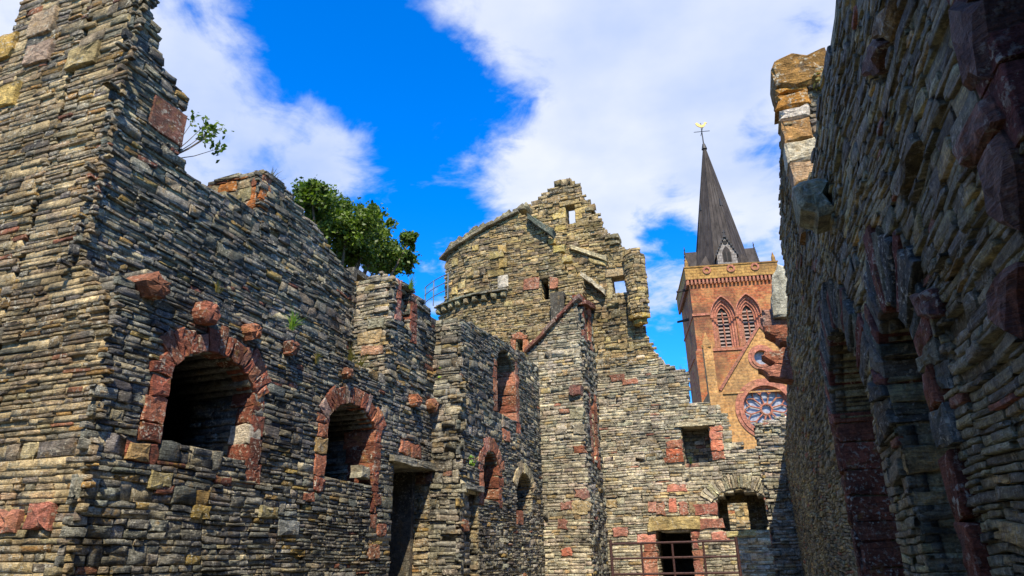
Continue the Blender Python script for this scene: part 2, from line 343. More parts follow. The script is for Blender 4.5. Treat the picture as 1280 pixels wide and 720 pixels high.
def masonry(T, pl, outer, holes=(), blocked=(), style='grey', h=(.05, .13), L=(.16, .55), thick=0.6, seed=1, prot=.03, rag=.05,
            joint=.007, mortar=(.30, .255, .155), rec=(-.004, .038), warp=.018, tint=None, split=.5, missing=.02, darken=None):
    R = np.random.default_rng(seed)
    vs_ = [p[1] for p in outer]; v = min(vs_); vmax = max(vs_)
    ph = R.uniform(0, 6.28, 6)
    def wv(u, v): return v + warp * (np.sin(.9 * u + ph[0] + .5 * v) + .6 * np.sin(2.1 * u + ph[1] - .8 * v) + .4 * np.sin(4.3 * u + ph[2] + 1.7 * v)) / 1.4
    rows = []; bx = []
    blk = []
    for q in blocked:
        q = np.array(q); cq = q.mean(0); dq = q - cq; blk.append([tuple(p) for p in cq + dq + np.sign(dq) * np.array([.008, .016])])
    us_ = [p[0] for p in outer]; zone = [min(us_)]
    while zone[-1] < max(us_) - 2.4: zone.append(zone[-1] + R.uniform(1.0, 2.3))
    zone.append(max(us_)); v_start = v
    for zi in range(len(zone) - 1):
        v = v_start - (R.uniform(0, h[1]) if zi else 0); hs = R.uniform(.8, 1.3)
        while v < vmax:
            hh = (h[0] + (h[1] - h[0]) * R.beta(1.6, 2.2) if R.random() > .12 else R.uniform(h[1], h[1] * 1.7)) * hs
            vm = min(v + hh / 2, vmax - 1e-4)
            iv = [(a, b, 0, 0) for a, b in scan(outer, vm)]
            if len(zone) > 2:
                lo, hi = zone[zi] + .22 * math.sin(1.7 * vm + zi), zone[zi + 1] + .22 * math.sin(1.7 * vm + zi + 1)
                if zi == 0: lo = -1e3
                if zi == len(zone) - 2: hi = 1e3
                iv = [(max(x, lo), min(y, hi), k0 if x > lo else 2, k1 if y < hi else 2) for (x, y, k0, k1) in iv if min(y, hi) - max(x, lo) > .06]
            def cut(iv, polys, kind):
                for q in polys:
                    if vm < min(p[1] for p in q) or vm > max(p[1] for p in q): continue
                    for a, b in scan(q, vm):
                        out = []
                        for (x, y, k0, k1) in iv:
                            if b <= x or a >= y: out.append((x, y, k0, k1)); continue
                            if a > x: out.append((x, a, k0, kind))
                            if b < y: out.append((b, y, kind, k1))
                        iv = out
                return iv
            iv = cut(iv, holes, 1)
            for (x, y, k0, k1) in iv:
                x2 = x + (rec[1] + .03 + abs(R.normal(0, rag)) if k0 == 0 else R.uniform(-.015, .005)); y2 = y - (rec[1] + .03 + abs(R.normal(0, rag)) if k1 == 0 else R.uniform(-.015, .005))
                p = x2
                while p < y2 - .02:
                    q = min(p + R.uniform(.4, 1.1), y2)
                    bx.append((p, q, v, v + hh, -R.uniform(*rec)))
                    p = q
            for (x, y, k0, k1) in cut(iv, blk, 2):
                x2 = x + (R.normal(0, rag) if k0 == 0 else 0); y2 = y + (R.normal(0, rag) if k1 == 0 else 0)
                p = x2
                while p < y2 - .05:
                    ln = L[0] + (L[1] - L[0]) * R.beta(1.3, 2.4); ln *= (1.25 if hh > h[1] * .8 else 1)
                    q = p + ln
                    if y2 - q < L[0] * .8: q = y2
                    parts = [(v, v + hh)]
                    if hh > h[0] * 2.1 and R.random() < split:
                        s_ = R.uniform(.35, .65); parts = [(v, v + hh * s_), (v + hh * s_, v + hh)]
                    for (a, b) in parts:
                        if R.random() < missing: continue
                        rows.append((p, q, a, b))
                    p = q
            v += hh
    if not rows: return
    A = np.array(rows); n = len(A)
    uc, vc = (A[:, 0] + A[:, 1]) / 2, (A[:, 2] + A[:, 3]) / 2
    hw = np.maximum((A[:, 1] - A[:, 0]) / 2 - joint, .012); hv = np.maximum((A[:, 3] - A[:, 2]) / 2 - joint * .8, .010)
    pr = R.normal(prot * .35, prot * .6, n).clip(-prot * 1.2, prot * 2.0)
    cu = np.minimum(.22 * hw, R.uniform(.006, .025, n)); cv = np.minimum(.26 * hv, R.uniform(.004, .012, n))
    gu = np.stack([-hw, -hw + cu, hw * R.uniform(-.3, .3, n), hw - cu, hw], 1)
    gv = np.stack([-hv, -hv + cv, hv - cv, hv], 1)
    fl = min(max(prot / .03, .4), 1.0)
    U_ = np.repeat(gu[:, None, :], NV_, 1); V_ = np.repeat(gv[:, :, None], NU, 2)
    edge = np.zeros((NV_, NU), bool); edge[0] = edge[-1] = True; edge[:, 0] = edge[:, -1] = True
    corner = np.zeros((NV_, NU), bool); corner[0, 0] = corner[0, -1] = corner[-1, 0] = corner[-1, -1] = True
    W_ = pr[:, None, None] + R.normal(0, .009 * fl, (n, NV_, NU)) - edge * np.minimum(R.uniform(.004, .014, n), hv * .35)[:, None, None] * R.uniform(.5, 1.3, (n, NV_, NU))
    W_ = W_ + (R.normal(0, .05 * fl, n)[:, None, None] * U_).clip(-.02, .02)              # faces not quite parallel with the wall
    U_ = U_ * np.where(corner, R.uniform(.94, 1.0, (n, NV_, NU)), 1); V_ = V_ * np.where(corner, R.uniform(.8, 1.0, (n, NV_, NU)), 1)
    V_ = V_ + R.normal(0, 1, (n, NV_, NU)) * (.15 * hv)[:, None, None]; U_ = U_ + R.normal(0, 1, (n, NV_, NU)) * np.minimum(.06 * hw, .012)[:, None, None]
    V_ = V_ + R.normal(0, .018, n)[:, None, None] * U_
    us = (uc[:, None, None] + U_).reshape(n, -1); vv = (vc[:, None, None] + V_).reshape(n, -1); ww = W_.reshape(n, -1)
    us = np.concatenate([us, us[:, _ring]], 1); vv = np.concatenate([vv, vv[:, _ring]], 1)
    ww = np.concatenate([ww, np.full((n, _nr), -rec[1] - .03)], 1)
    P = pl.P(us, wv(us, vv), ww)
    colors, wts = PAL[style]; colors = np.array(colors); wts = np.array(wts) / np.sum(wts)
    ci = R.choice(len(colors), n, p=wts)
    C = colors[ci] * R.uniform(.8, 1.2, (n, 1)) * R.uniform(.95, 1.05, (n, 3))
    if tint is not None: C = tint(uc, vc, C, R)
    x, y, dpt = proj(P.reshape(-1, 3)); x = x.reshape(n, -1); y = y.reshape(n, -1); dpt = dpt.reshape(n, -1)
    size = np.maximum(x.max(1) - x.min(1), y.max(1) - y.min(1)) + .5 * np.minimum(x.max(1) - x.min(1), y.max(1) - y.min(1))
    mx, my = x.mean(1), y.mean(1)
    vis = (dpt.min(1) > .3) & (mx > -5) & (mx < 1285) & (my > -5) & (my < 725)
    cen = P.mean(1); nrm = pl.N if pl.bend is None else None
    if nrm is not None: vis &= ((CAMC - cen) @ nrm) > 0
    T.S.append((P, C, np.where(vis, size, 0)))
    b = np.array(bx); k = len(b)
    uu = np.stack([b[:, 0], b[:, 1], b[:, 1], b[:, 0]] * 2, 1); vb = np.stack([b[:, 2], b[:, 2], b[:, 3], b[:, 3]] * 2, 1)
    wb = np.concatenate([np.repeat(b[:, 4:5], 4, 1), np.full((k, 4), -thick)], 1)
    mc = np.array(mortar) * R.uniform(.7, 1.25, (k, 1))
    fr = min(.12, thick * .6); wb1 = wb.copy(); wb1[:, 4:] = -fr
    T.B.append((pl.P(uu, wv(uu, vb), wb1), mc))
    sh = np.array([.006, -.006, -.006, .006] * 2); wb2 = wb.copy(); wb2[:, :4] = -fr + .02
    cm = (colors * wts[:, None]).sum(0); T.B.append((pl.P(uu + sh, wv(uu, vb), wb2), cm * R.uniform(.6, 1.15, (k, 1))))

def block(T, name, pl, poly, w0=-.25, w1=.05, col=RED, mat='dressed', seed=0, cham=.012, jit=.012, rough=.006, label=None, parent=None, var=.2):
    """one dressed stone: a polygon in the wall plane, with ragged edges, a chamfer and an uneven face"""
    R = np.random.default_rng(abs(seed) * 7919 + int(abs(poly[0][0]) * 977 + abs(poly[0][1]) * 1373))
    pts = []
    for i in range(len(poly)):
        a = np.array(poly[i]); b = np.array(poly[(i + 1) % len(poly)])
        m = 1 if np.linalg.norm(b - a) < .09 else 2 if np.linalg.norm(b - a) < .3 else 3 if np.linalg.norm(b - a) < 1 else 5
        for k in range(m): pts.append(a + (b - a) * k / m)
    pts = np.array(pts); c = pts.mean(0)
    area = sum(pts[i][0] * pts[(i + 1) % len(pts)][1] - pts[(i + 1) % len(pts)][0] * pts[i][1] for i in range(len(pts)))
    if area < 0: pts = pts[::-1]
    pts = pts + R.normal(0, jit, pts.shape); n = len(pts)
    dd = c - pts; ln = np.linalg.norm(dd, axis=1)[:, None]
    ins = pts + dd / ln * np.minimum(cham * R.uniform(.7, 1.8, (n, 1)), ln * .35)
    mid = c + (ins - c) * .5
    V = np.concatenate([pl.P(pts[:, 0], pts[:, 1], w0), pl.P(pts[:, 0], pts[:, 1], w1 - cham * R.uniform(.6, 1.6, n)),
                        pl.P(ins[:, 0], ins[:, 1], w1 + R.normal(0, rough, n)), pl.P(mid[:, 0], mid[:, 1], w1 + rough * .6 + R.normal(0, rough, n)), pl.P(c[0], c[1], w1 + rough * .7)[None]])
    Fs = []
    for i in range(n):
        j = (i + 1) % n
        for r in range(3): Fs.append((r * n + i, r * n + j, (r + 1) * n + j, (r + 1) * n + i))
        Fs.append((3 * n + i, 3 * n + j, 4 * n))
    Fs.append(tuple(range(n))[::-1])
    cl = np.array(col) * R.uniform(1 - var, 1 + var) * R.uniform(.95, 1.05, 3)
    o = mk(name, V, Fs, M[mat], parent or T.e, np.repeat(cl[None], len(V), 0))
    if label: o['label'] = label
    return o

def arc_pts(u0, u1, v1, rise, n=12):
    hwid = (u1 - u0) / 2; r = (hwid ** 2 + rise ** 2) / (2 * rise); cy = v1 + rise - r; cx = (u0 + u1) / 2
    a0 = math.atan2(v1 - cy, u1 - cx); a1 = math.pi - a0
    return [(cx + r * math.cos(a0 + (a1 - a0) * i / n), cy + r * math.sin(a0 + (a1 - a0) * i / n)) for i in range(n + 1)], (cx, cy, r, a0, a1)
def arch_hole(u0, u1, v0, v1, rise): return [(u0, v0), (u1, v0)] + arc_pts(u0, u1, v1, rise)[0]
def voussoirs(T, pl, u0, u1, v1, rise, t, n, cols, seed=1, w1=.05, w0=-.3, uneven=.25):
    _, (cx, cy, r, a0, a1) = arc_pts(u0, u1, v1, rise); R = np.random.default_rng(seed)
    e0 = .1 / r
    bl = []; tb = np.cumsum(R.uniform(.7, 1.4, n)); tb = np.concatenate([[0], tb / tb[-1]])
    for i in range(n):
        b0 = a0 - e0 + (a1 - a0 + 2 * e0) * tb[i] + .006; b1 = a0 - e0 + (a1 - a0 + 2 * e0) * tb[i + 1] - .006
        tt = t * R.uniform(1 - uneven, 1 + uneven)
        q = [(cx + rr * math.cos(b), cy + rr * math.sin(b)) for rr, b in ((r, b0), (r + tt, b0), (r + tt, b1), (r, b1))]
        block(T, 'voussoir', pl, q, w0, w1 * .6 + R.uniform(-.015, .015), cols[i % len(cols)], seed=seed + i, jit=.012, var=.3)
        bl.append(q)
    return bl
def jambs(T, pl, side_u, sgn, v0, v1, cols, seed=1, wr=(.14, .34), hr=(.16, .34), w1=.022, w0=-.3, name='jamb_stone', skip=0.0):
    """quoins up one side of an opening; sgn +1 stands on the high-u side"""
    R = np.random.default_rng(seed); v = v0; bl = []; k = 0
    while v < v1 - .06:
        hh = min(R.uniform(*hr), v1 - v); w = R.uniform(*wr) if k % 2 else wr[1] * R.uniform(.75, 1.1)
        if R.random() >= skip:
            a, b = (side_u, side_u + sgn * w) if sgn > 0 else (side_u - w, side_u)
            q = rect(a, b, v + .008, v + hh - .008)
            block(T, name, pl, q, w0, w1 + R.uniform(-.012, .012), cols[R.integers(len(cols))], seed=seed + k, jit=.016, var=.3)
            bl.append(q)
        v += hh; k += 1
    return bl
def side_plane(pl, u, depth, far_is_high_u):
    """the reveal of an opening at u, seen from the hall; its own u runs 0..depth"""
    if far_is_high_u: return Plane(pl.P(u, 0, -depth), pl.N)      # 0 is deep, depth is at the face
    return Plane(pl.P(u, 0, 0), -pl.N)                             # 0 is at the face
def niche_back(T, pl, u0, u1, v0, v1, depth, style=None, seed=1, room=2.4):
    """behind an opening: an added closed box, coloured dark so the opening stays black (no style), or a plain masonry back"""
    if style:
        masonry(T, Plane(pl.P(0, 0, -depth), pl.U), rect(u0 - .1, u1 + .1, v0 - .1, v1 + .15), style=style, thick=.12, seed=seed, h=(.08, .16), mortar=(.08, .075, .06), rag=0); return
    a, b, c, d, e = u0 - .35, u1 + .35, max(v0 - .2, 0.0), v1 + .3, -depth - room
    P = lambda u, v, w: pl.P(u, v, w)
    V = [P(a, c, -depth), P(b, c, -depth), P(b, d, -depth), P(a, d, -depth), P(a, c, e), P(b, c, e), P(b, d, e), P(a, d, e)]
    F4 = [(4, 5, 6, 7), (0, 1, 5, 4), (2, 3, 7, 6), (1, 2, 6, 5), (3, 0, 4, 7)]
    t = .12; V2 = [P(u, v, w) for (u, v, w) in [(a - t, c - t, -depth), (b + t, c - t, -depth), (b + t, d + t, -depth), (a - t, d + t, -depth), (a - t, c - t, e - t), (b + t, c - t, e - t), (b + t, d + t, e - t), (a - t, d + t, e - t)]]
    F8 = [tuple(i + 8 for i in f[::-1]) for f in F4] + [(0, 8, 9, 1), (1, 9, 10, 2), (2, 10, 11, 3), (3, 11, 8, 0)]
    mk('dark_backing_box', V + V2, F4 + F8, M['mortar'], T.e, np.repeat(np.array([[.07, .062, .046]]), 16, 0))  # dark box added behind the opening to keep it black

# ================================================================== the ground
g = mk('ground', *box_vf(-400, 400, -200, 600, -1.0, 0.0), M['gravel']); tag(g, 'gravel and grass ground of the roofless hall', 'ground', kind='structure')
pf = mk('paved_floor', *box_vf(-4.9, 0.4, 19.7, 22.35, 0.0, 0.95), M['paving']); tag(pf, 'raised paved floor behind the rusty railing', 'floor', kind='structure')

# ================================================================== side wall with the two arched windows and the door
XL, XU = -7.0, -7.9
PA, PAU, PE = Plane((XL, 0, 0), (0, 1)), Plane((XU, 0, 0), (0, 1)), Plane((0, 5.65, 0), (1, 0))
T = Thing('ruined_side_wall', (XL, 9.8, 0), 'long grey flagstone hall wall with two red arched windows, red corbels and a tall broken end', 'wall')
u0, u1 = PA.px(209, 500)[0], PA.px(316, 520)[0]
sill, spr = PA.px(205, 556)[1], PA.px(212, 458)[1]; rise = PA.px(258, 436)[1] - spr
W1 = arch_hole(u0, u1, sill, spr, rise)
bl = voussoirs(T, PA, u0, u1, spr, rise, .34, 14, [RED, RED, RED2, RED, (.17, .075, .05)], 11, .05, uneven=.35)
bl += jambs(T, PA, u0, -1, sill - .25, spr + .02, [RED, RED, RED2], 12, (.15, .44), (.2, .36))
bl += jambs(T, PA, u1, 1, sill - .32, spr + .02, [RED, PALE, RED, RED2], 13, (.14, .3), (.2, .34))
a0, a1 = PA.px(410, 540)[0], PA.px(468, 560)[0]
s2, p2 = PA.px(409, 598)[1], PA.px(411, 520)[1]; r2 = PA.px(439, 504)[1] - p2
W2 = arch_hole(a0, a1, s2, p2, r2)
bl += voussoirs(T, PA, a0, a1, p2, r2, .33, 12, [RED, RED2, RED, (.30, .20, .15)], 21, .06)
bl += jambs(T, PA, a0, -1, s2 - .25, p2 + .02, [RED, RED2, RED, (.3, .2, .08)], 22, (.16, .34), (.2, .36))
bl += jambs(T, PA, a1, 1, s2 - .75, p2 + .02, [RED2, RED, (.36, .2, .14)], 23, (.12, .22), (.2, .3))
d0, d1 = PA.px(491, 620)[0], PA.px(537, 640)[0]; dt = PA.px(491, 577)[1]
D1 = rect(d0, d1, 0, dt)
lint = rect(d0 - .22, d1 + .12, dt, dt + .13)
block(T, 'lintel', PA, lint, -.9, .12, (.27, .25, .18), seed=31, cham=.015); bl.append(lint)
for i, (x, y) in enumerate([(505, 561), (519, 566)]):
    u, v = PA.px(x, y); q = rect(u - .2, u + .2, v - .12, v + .16); block(T, 'red_stone', PA, q, col=RED2, seed=40 + i); bl.append(q)
pockets = []
for i, (x, y, s) in enumerate([(185, 361, 1.25), (252, 393, 1.25), (310, 416, 1.0), (360, 436, 1.0), (431, 467, .8), (515, 501, 1.15), (536, 508, 1.15), (556, 515, 1.0)]):
    u, v = PA.px(x, y) if x < 545 else PA.px(x, y)
    q = [(u - .17 * s, v - .02), (u - .08 * s, v - .15 * s), (u + .1 * s, v - .13 * s), (u + .17 * s, v), (u + .15 * s, v + .12 * s), (u - .02 * s, v + .16 * s), (u - .16 * s, v + .11 * s)]
    q = [(u + (a - u) * .82, v + (b - v) * .8) for a, b in q]; block(T, 'corbel', PA, q, -.3, .17 * s, [RED2, (.27, .10, .05), (.33, .13, .06)][i % 3], seed=60 + i, cham=.035, jit=.018, rough=.012)
    bl.append(q)
for (x, y) in [(172, 340), (301, 388), (266, 372)]:
    u, v = PA.px(x, y); pockets.append(rect(u - .14, u + .14, v - .1, v + .13))
for i, (x, y, w, hh, c) in enumerate([(250, 640, .3, .16, (.26, .17, .05)), (385, 622, .26, .13, RED2), (95, 640, .2, .15, RED), (455, 590, .3, .2, PALE), (470, 625, .3, .2, RED), (476, 662, .3, .22, RED2), (466, 690, .34, .25, RED2),
                                      (200, 600, .34, .2, (.22, .17, .08)), (172, 566, .3, .2, (.25, .16, .06)), (335, 640, .4, .16, (.2, .17, .08)), (360, 660, .5, .22, (.15, .16, .14))]):
    u, v = PA.px(x, y)
    if u < 5.8: continue
    q = rect(u - w / 2, u + w / 2, v - hh / 2, v + hh / 2); block(T, 'rubble_block', PA, q, -.2, .04, c, seed=80 + i); bl.append(q)
def tintA(u, v, C, R):
    k = np.clip((3.4 - v) / 2.5, 0, 1)[:, None] * R.uniform(0, 1, (len(u), 1))
    C = C * (1 + .25 * k) + k * np.array([.035, .022, -.004])
    return C
masonry(T, PA, rect(5.62, 14.25, 0, 5.15), [W1, W2, D1] + pockets, bl, 'grey', (.042, .115), (.13, .5), 1.35, 101, .02, .05, tint=tintA, joint=.008, rec=(.0, .05), warp=.014, mortar=(.26, .22, .14))
top = [(5.62, 4.95), (5.62, 11.6)] + PAU.pl([(190, -90), (190, 0), (197, 62), (214, 95), (231, 122), (228, 160), (228, 206)]) + PAU.pl([(325, 271), (324, 211), (345, 222), (362, 240), (398, 288), (438, 345)]) + [(12.4, 7.4), (12.4, 4.95)]
sap_u, sap_v = PAU.px(226, 192)
rb = []
u, v = PAU.px(208, 150); q = rect(u - .3, u + .35, v - .28, v + .3); block(T, 'red_stone', PAU, q, -.3, .02, (.13, .055, .032), seed=131, label='large reddish block near the broken top'); rb.append(q)
masonry(T, PAU, top, [], rb, 'grey', (.042, .12), (.14, .55), 1.3, 102, .028, .07, mortar=(.22, .19, .115))
# far jamb of the broken upper window, red and orange with lichen
PJ = Plane((0, PAU.px(325, 260)[0], 0), (1, 0)); jb = []
zs = PAU.px(325, 271)[1]; zt = PAU.px(324, 211)[1]
R_ = np.random.default_rng(5); v = zs - .1
while v < zt - .02:
    hh = min(R_.uniform(.16, .3), zt - v); a = XU + .01; k = 0
    while a > XU - 1.2:
        w = R_.uniform(.22, .5); q = rect(a - w, a, v, v + hh - .012)
        block(T, 'jamb_stone', PJ, q, -.2, .03 + R_.uniform(-.01, .015), [ORANGE, RED2, (.36, .17, .05), (.26, .22, .12)][R_.integers(4)], seed=int(v * 100) + k); a -= w + .012; k += 1
    v += hh
u, v = PAU.px(296, 204); q = rect(-9.05, -8.45, zt, zt + .11); block(T, 'cap_stone', PJ, q, -.4, .05, (.2, .2, .15), seed=9, cham=.02)
# broken end of the wall, lit, bedded in pale mortar
endp = [(-13, 0), (-6.93, 0), (-6.95, 2.6), (-7.0, 4.2), (-7.25, 4.75), (-7.55, 5.0), (-7.8, 5.3), (-7.84, 11.6), (-10.75, 11.6), (-10.75, 9.6), (-11.2, 9.2), (-13, 9.1)]
eb = []
for i, (x, y, w, hh, c) in enumerate([(53, 646, .36, .27, (.38, .14, .085)), (14, 653, .3, .22, (.36, .15, .09)), (55, 30, .55, .5, (.30, .22, .13)), (105, 72, .6, .38, (.36, .27, .11)), (50, 68, .55, .4, (.30, .20, .14)), (8, 60, .4, .5, (.38, .24, .06)), (12, 120, .4, .4, (.36, .25, .07))]):
    u, v = PE.px(x, y); q = rect(u - w / 2, u + w / 2, v - hh / 2, v + hh / 2); block(T, 'rubble_block', PE, q, -.25, .06, c, seed=150 + i, cham=.011, rough=.01); eb.append(q)
hol = PE.pl([(48, 345), (78, 338), (104, 352), (102, 368), (62, 372)])
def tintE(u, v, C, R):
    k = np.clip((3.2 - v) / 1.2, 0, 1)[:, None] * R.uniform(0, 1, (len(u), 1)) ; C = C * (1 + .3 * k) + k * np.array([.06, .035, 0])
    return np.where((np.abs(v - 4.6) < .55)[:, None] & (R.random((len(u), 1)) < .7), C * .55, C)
clipR = [(-9.0, 0)] + endp[1:8] + [(-9.0, 11.6)]; clipL = [endp[0], (-8.97, 0), (-8.97, 11.6)] + endp[8:]
masonry(T, PE, clipR, [], eb + [hol], 'warm', (.05, .135), (.15, .55), .22, 103, .014, .04, joint=.012, mortar=(.36, .275, .145), rec=(-.006, .04), warp=.012, tint=tintE, missing=.12)
masonry(T, PE, clipL, [], eb + [hol], 'warm', (.05, .135), (.15, .55), 1.0, 104, .014, .04, joint=.012, mortar=(.36, .275, .145), rec=(-.006, .04), warp=.012, tint=tintE, missing=.12)
# reveals and backs of the openings
def reveal(T, pl, u, v0, v1, depth, style, seed, far_high=True, cols=None, n_cols_depth=.5, **k):
    sp = side_plane(pl, u, depth, far_high); bl = []
    if cols:
        R = np.random.default_rng(seed); v = v0
        while v < v1 - .05:
            hh = min(R.uniform(.2, .34), v1 - v); w = n_cols_depth * R.uniform(.75, 1.15)
            q = rect(depth - w, depth + .02, v + .008, v + hh - .008) if far_high else rect(-.02, w, v + .008, v + hh - .008)
            block(T, 'reveal_stone', sp, q, -.2, .035, cols[R.integers(len(cols))], seed=seed + int(v * 50)); bl.append(q); v += hh
    masonry(T, sp, rect(0, depth, v0 - .05, v1), [], bl, style, seed=seed, thick=.25, rag=0.0, **k)
reveal(T, PA, u1, sill - .1, spr + .12, 1.15, 'grey', 201, cols=[RED2, PALE, RED, RED], n_cols_depth=.36, h=(.06, .13), L=(.2, .5))
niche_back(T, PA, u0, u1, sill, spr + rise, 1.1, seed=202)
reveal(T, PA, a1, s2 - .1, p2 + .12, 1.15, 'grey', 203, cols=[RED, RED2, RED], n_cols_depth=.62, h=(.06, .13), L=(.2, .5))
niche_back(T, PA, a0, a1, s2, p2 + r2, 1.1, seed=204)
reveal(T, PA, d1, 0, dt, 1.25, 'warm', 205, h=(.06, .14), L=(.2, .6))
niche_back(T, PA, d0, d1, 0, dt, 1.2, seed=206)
T.finish(300)

T = Thing('unseen_rear_wall', (-3, -9, 0), 'unseen flagstone hall walls behind the camera, added to cut sky light', 'wall')  # out-of-view walls added to hold back low sky light
masonry(T, Plane((0, -9, 0), (-1, 0)), [(-1.3, 0), (8, 0), (8, 6.2), (4, 6.6), (-1.3, 6.8)], [], [], 'grey', (.1, .22), (.3, .9), 1.0, 190, .03, .05)
masonry(T, Plane((-8.2, 0, 0), (0, 1)), rect(-9.0, .6, 0, 7.2), [], [], 'grey', (.1, .22), (.3, .9), 1.0, 191, .03, .05)
T.finish(0)

# ------------------------------------------------------------------ upper pier standing on the side wall
YB = 12.07
T = Thing('wall_pier', (XL, YB + 1, 5.15), 'tall broken pier with a narrow slit window standing on the side wall below the tree', 'pier')
PB = Plane((0, YB, 0), (1, 0)); bl = []
for i, (x, y, w, hh, c) in enumerate([(462, 422, .55, .3, (.38, .28, .14)), (466, 438, .5, .2, (.36, .19, .11)), (470, 404, .4, .22, (.25, .24, .16))]):
    u, v = PB.px(x, y); q = rect(u - w / 2, u + w / 2, v - hh / 2, v + hh / 2); block(T, 'dressed_stone', PB, q, -.25, .035, c, seed=300 + i); bl.append(q)
masonry(T, PB, [(-9.3, 5.1), (-6.98, 5.1), (-7.0, 7.45), (-7.3, 7.58), (-8.1, 7.5), (-9.3, 7.3)], [], bl, 'pale', (.05, .13), (.16, .5), .8, 301, .026, .06, mortar=(.26, .235, .18))
b0, b1 = PA.px(501, 380)[0], PA.px(514, 380)[0]; bs, bt = PA.px(507, 408)[1], PA.px(507, 360)[1]
sl = rect(b0, b1, bs, bt); bl = []
bl += jambs(T, PA, b0, -1, bs, bt + .15, [(.24, .10, .07), RED], 310, (.14, .24), (.2, .35)); bl += jambs(T, PA, b1, 1, bs - .3, bt, [RED, (.27, .12, .08)], 311, (.16, .3), (.2, .35))
masonry(T, PA, [(YB - .02, 5.15), (14.25, 5.15), (14.2, 7.1), (13.6, 7.35), (13.0, 7.5), (YB, 7.45)], [sl], bl, 'grey', (.05, .13), (.18, .55), 1.1, 302, .035, .05)
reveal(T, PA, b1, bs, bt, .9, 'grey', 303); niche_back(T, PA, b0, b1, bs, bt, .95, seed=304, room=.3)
T.finish(150)

# ------------------------------------------------------------------ projecting far stretch of the side wall
XC, YC, YT = -6.3, 14.2, 20.3
PC, PCR = Plane((XC, 0, 0), (0, 1)), Plane((0, YC, 0), (1, 0))
T = Thing('projecting_wall', (XC, 17, 0), 'grey rubble wall stepping forward to the stair turret, with one tall red window over small arches', 'wall')
bl = []; holes = []
u0, u1 = PC.px(621, 480)[0], PC.px(644, 480)[0]; v0, v1 = PC.px(632, 521)[1], PC.px(621, 452)[1]; ri = PC.px(632, 438)[1] - v1
holes.append(arch_hole(u0, u1, v0, v1, max(ri, .15))); w_up = (u0, u1, v0, v1 + ri)
bl += jambs(T, PC, u0, -1, v0, v1, [RED, RED2], 401, (.12, .3), (.3, .5)); bl += jambs(T, PC, u1, 1, v0 - .3, v1, [RED2, RED], 402, (.12, .3), (.3, .5))
x0, x1 = PC.px(604, 590)[0], PC.px(623, 590)[0]; y0, y1 = PC.px(612, 622)[1], PC.px(604, 578)[1]; ri2 = PC.px(613, 563)[1] - y1
holes.append(arch_hole(x0, x1, y0, y1, ri2)); w_a = (x0, x1, y0, y1 + ri2)
bl += voussoirs(T, PC, x0, x1, y1, ri2, .32, 7, [RED2, (.3, .13, .085), RED], 411); bl += jambs(T, PC, x0, -1, y0 - .2, y1, [RED, RED2], 412, (.15, .28), (.25, .4))
bl += jambs(T, PC, x1, 1, y0 - .2, y1, [RED2, RED], 413, (.12, .3), (.2, .35))
m0, m1 = PC.px(646, 620)[0], PC.px(665, 620)[0]; n0, n1 = PC.px(655, 640)[1], PC.px(646, 606)[1]; ri3 = PC.px(656, 592)[1] - n1
holes.append(arch_hole(m0, m1, n0, n1, ri3)); w_b = (m0, m1, n0, n1 + ri3)
bl += voussoirs(T, PC, m0, m1, n1, ri3, .3, 9, [(.24, .19, .11), (.28, .22, .12)], 421)
e0, e1 = max(PC.px(580, 650)[0], YC + .15), PC.px(598, 650)[0]; et = PC.px(585, 612)[1]
holes.append(rect(e0, e1, 0, et)); w_d = (e0, e1, 0, et)
lq = rect(e0 - .1, e1 + .15, et, et + .12); block(T, 'lintel', PC, lq, -.6, .1, (.16, .15, .12), seed=431); bl.append(lq)
for i, (x, y, w, hh, c) in enumerate([(649, 647, .45, .35, RED2), (632, 545, .5, .3, RED2), (631, 530, .45, .2, (.2, .16, .12)), (592, 674, .5, .3, RED2), (592, 702, .5, .32, (.33, .12, .055)), (594, 643, .45, .4, (.34, .36, .3)), (571, 656, .3, .25, RED2)]):
    u, v = PC.px(x, y)
    if u < YC + .2: u = YC + .3
    q = rect(u - w / 2, u + w / 2, v - hh / 2, v + hh / 2)
    if i in (3, 4, 5): continue
    block(T, 'red_stone' if c != (.34, .36, .3) else 'pale_stone', PC, q, -.2, .04, c, seed=440 + i); bl.append(q)
def tintC(u, v, C, R):
    k = np.clip((4.2 - v) / 2.5, 0, 1)[:, None] * R.uniform(0, 1, (len(u), 1)); return C * (1 + .35 * k) + k * np.array([.05, .032, .005])
ctop = [(YC - .02, 0), (22.2, 0)] + PC.pl([(692, 472), (680, 461), (664, 452), (650, 440), (632, 428), (610, 416), (590, 404), (577, 397)])
masonry(T, PC, ctop, holes, bl, 'grey', (.04, .115), (.15, .5), 1.2, 402, .026, .05, tint=tintC)
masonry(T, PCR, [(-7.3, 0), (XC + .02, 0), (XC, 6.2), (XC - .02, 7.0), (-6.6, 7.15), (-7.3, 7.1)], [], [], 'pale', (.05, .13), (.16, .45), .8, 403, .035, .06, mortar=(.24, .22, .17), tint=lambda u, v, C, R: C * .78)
for k, (w, dp, cols, dd) in enumerate([(w_up, .85, [RED2, (.36, .15, .09), RED], .6), (w_a, .9, [RED2, RED], .5), (w_b, .9, None, 0), (w_d, 1.0, None, 0)]):
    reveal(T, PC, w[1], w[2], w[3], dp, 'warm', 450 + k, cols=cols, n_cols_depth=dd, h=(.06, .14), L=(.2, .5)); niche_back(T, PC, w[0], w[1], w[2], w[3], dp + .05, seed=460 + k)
for i, (x, y) in enumerate([(690, 508), (668, 700)]):
    u, v = PC.px(x, y); 
    if i == 0: block(T, 'corbel', PC, rect(u - .2, u + .2, v - .15, v + .12), -.2, .2, (.2, .18, .13), seed=470, cham=.04)
T.finish(300)

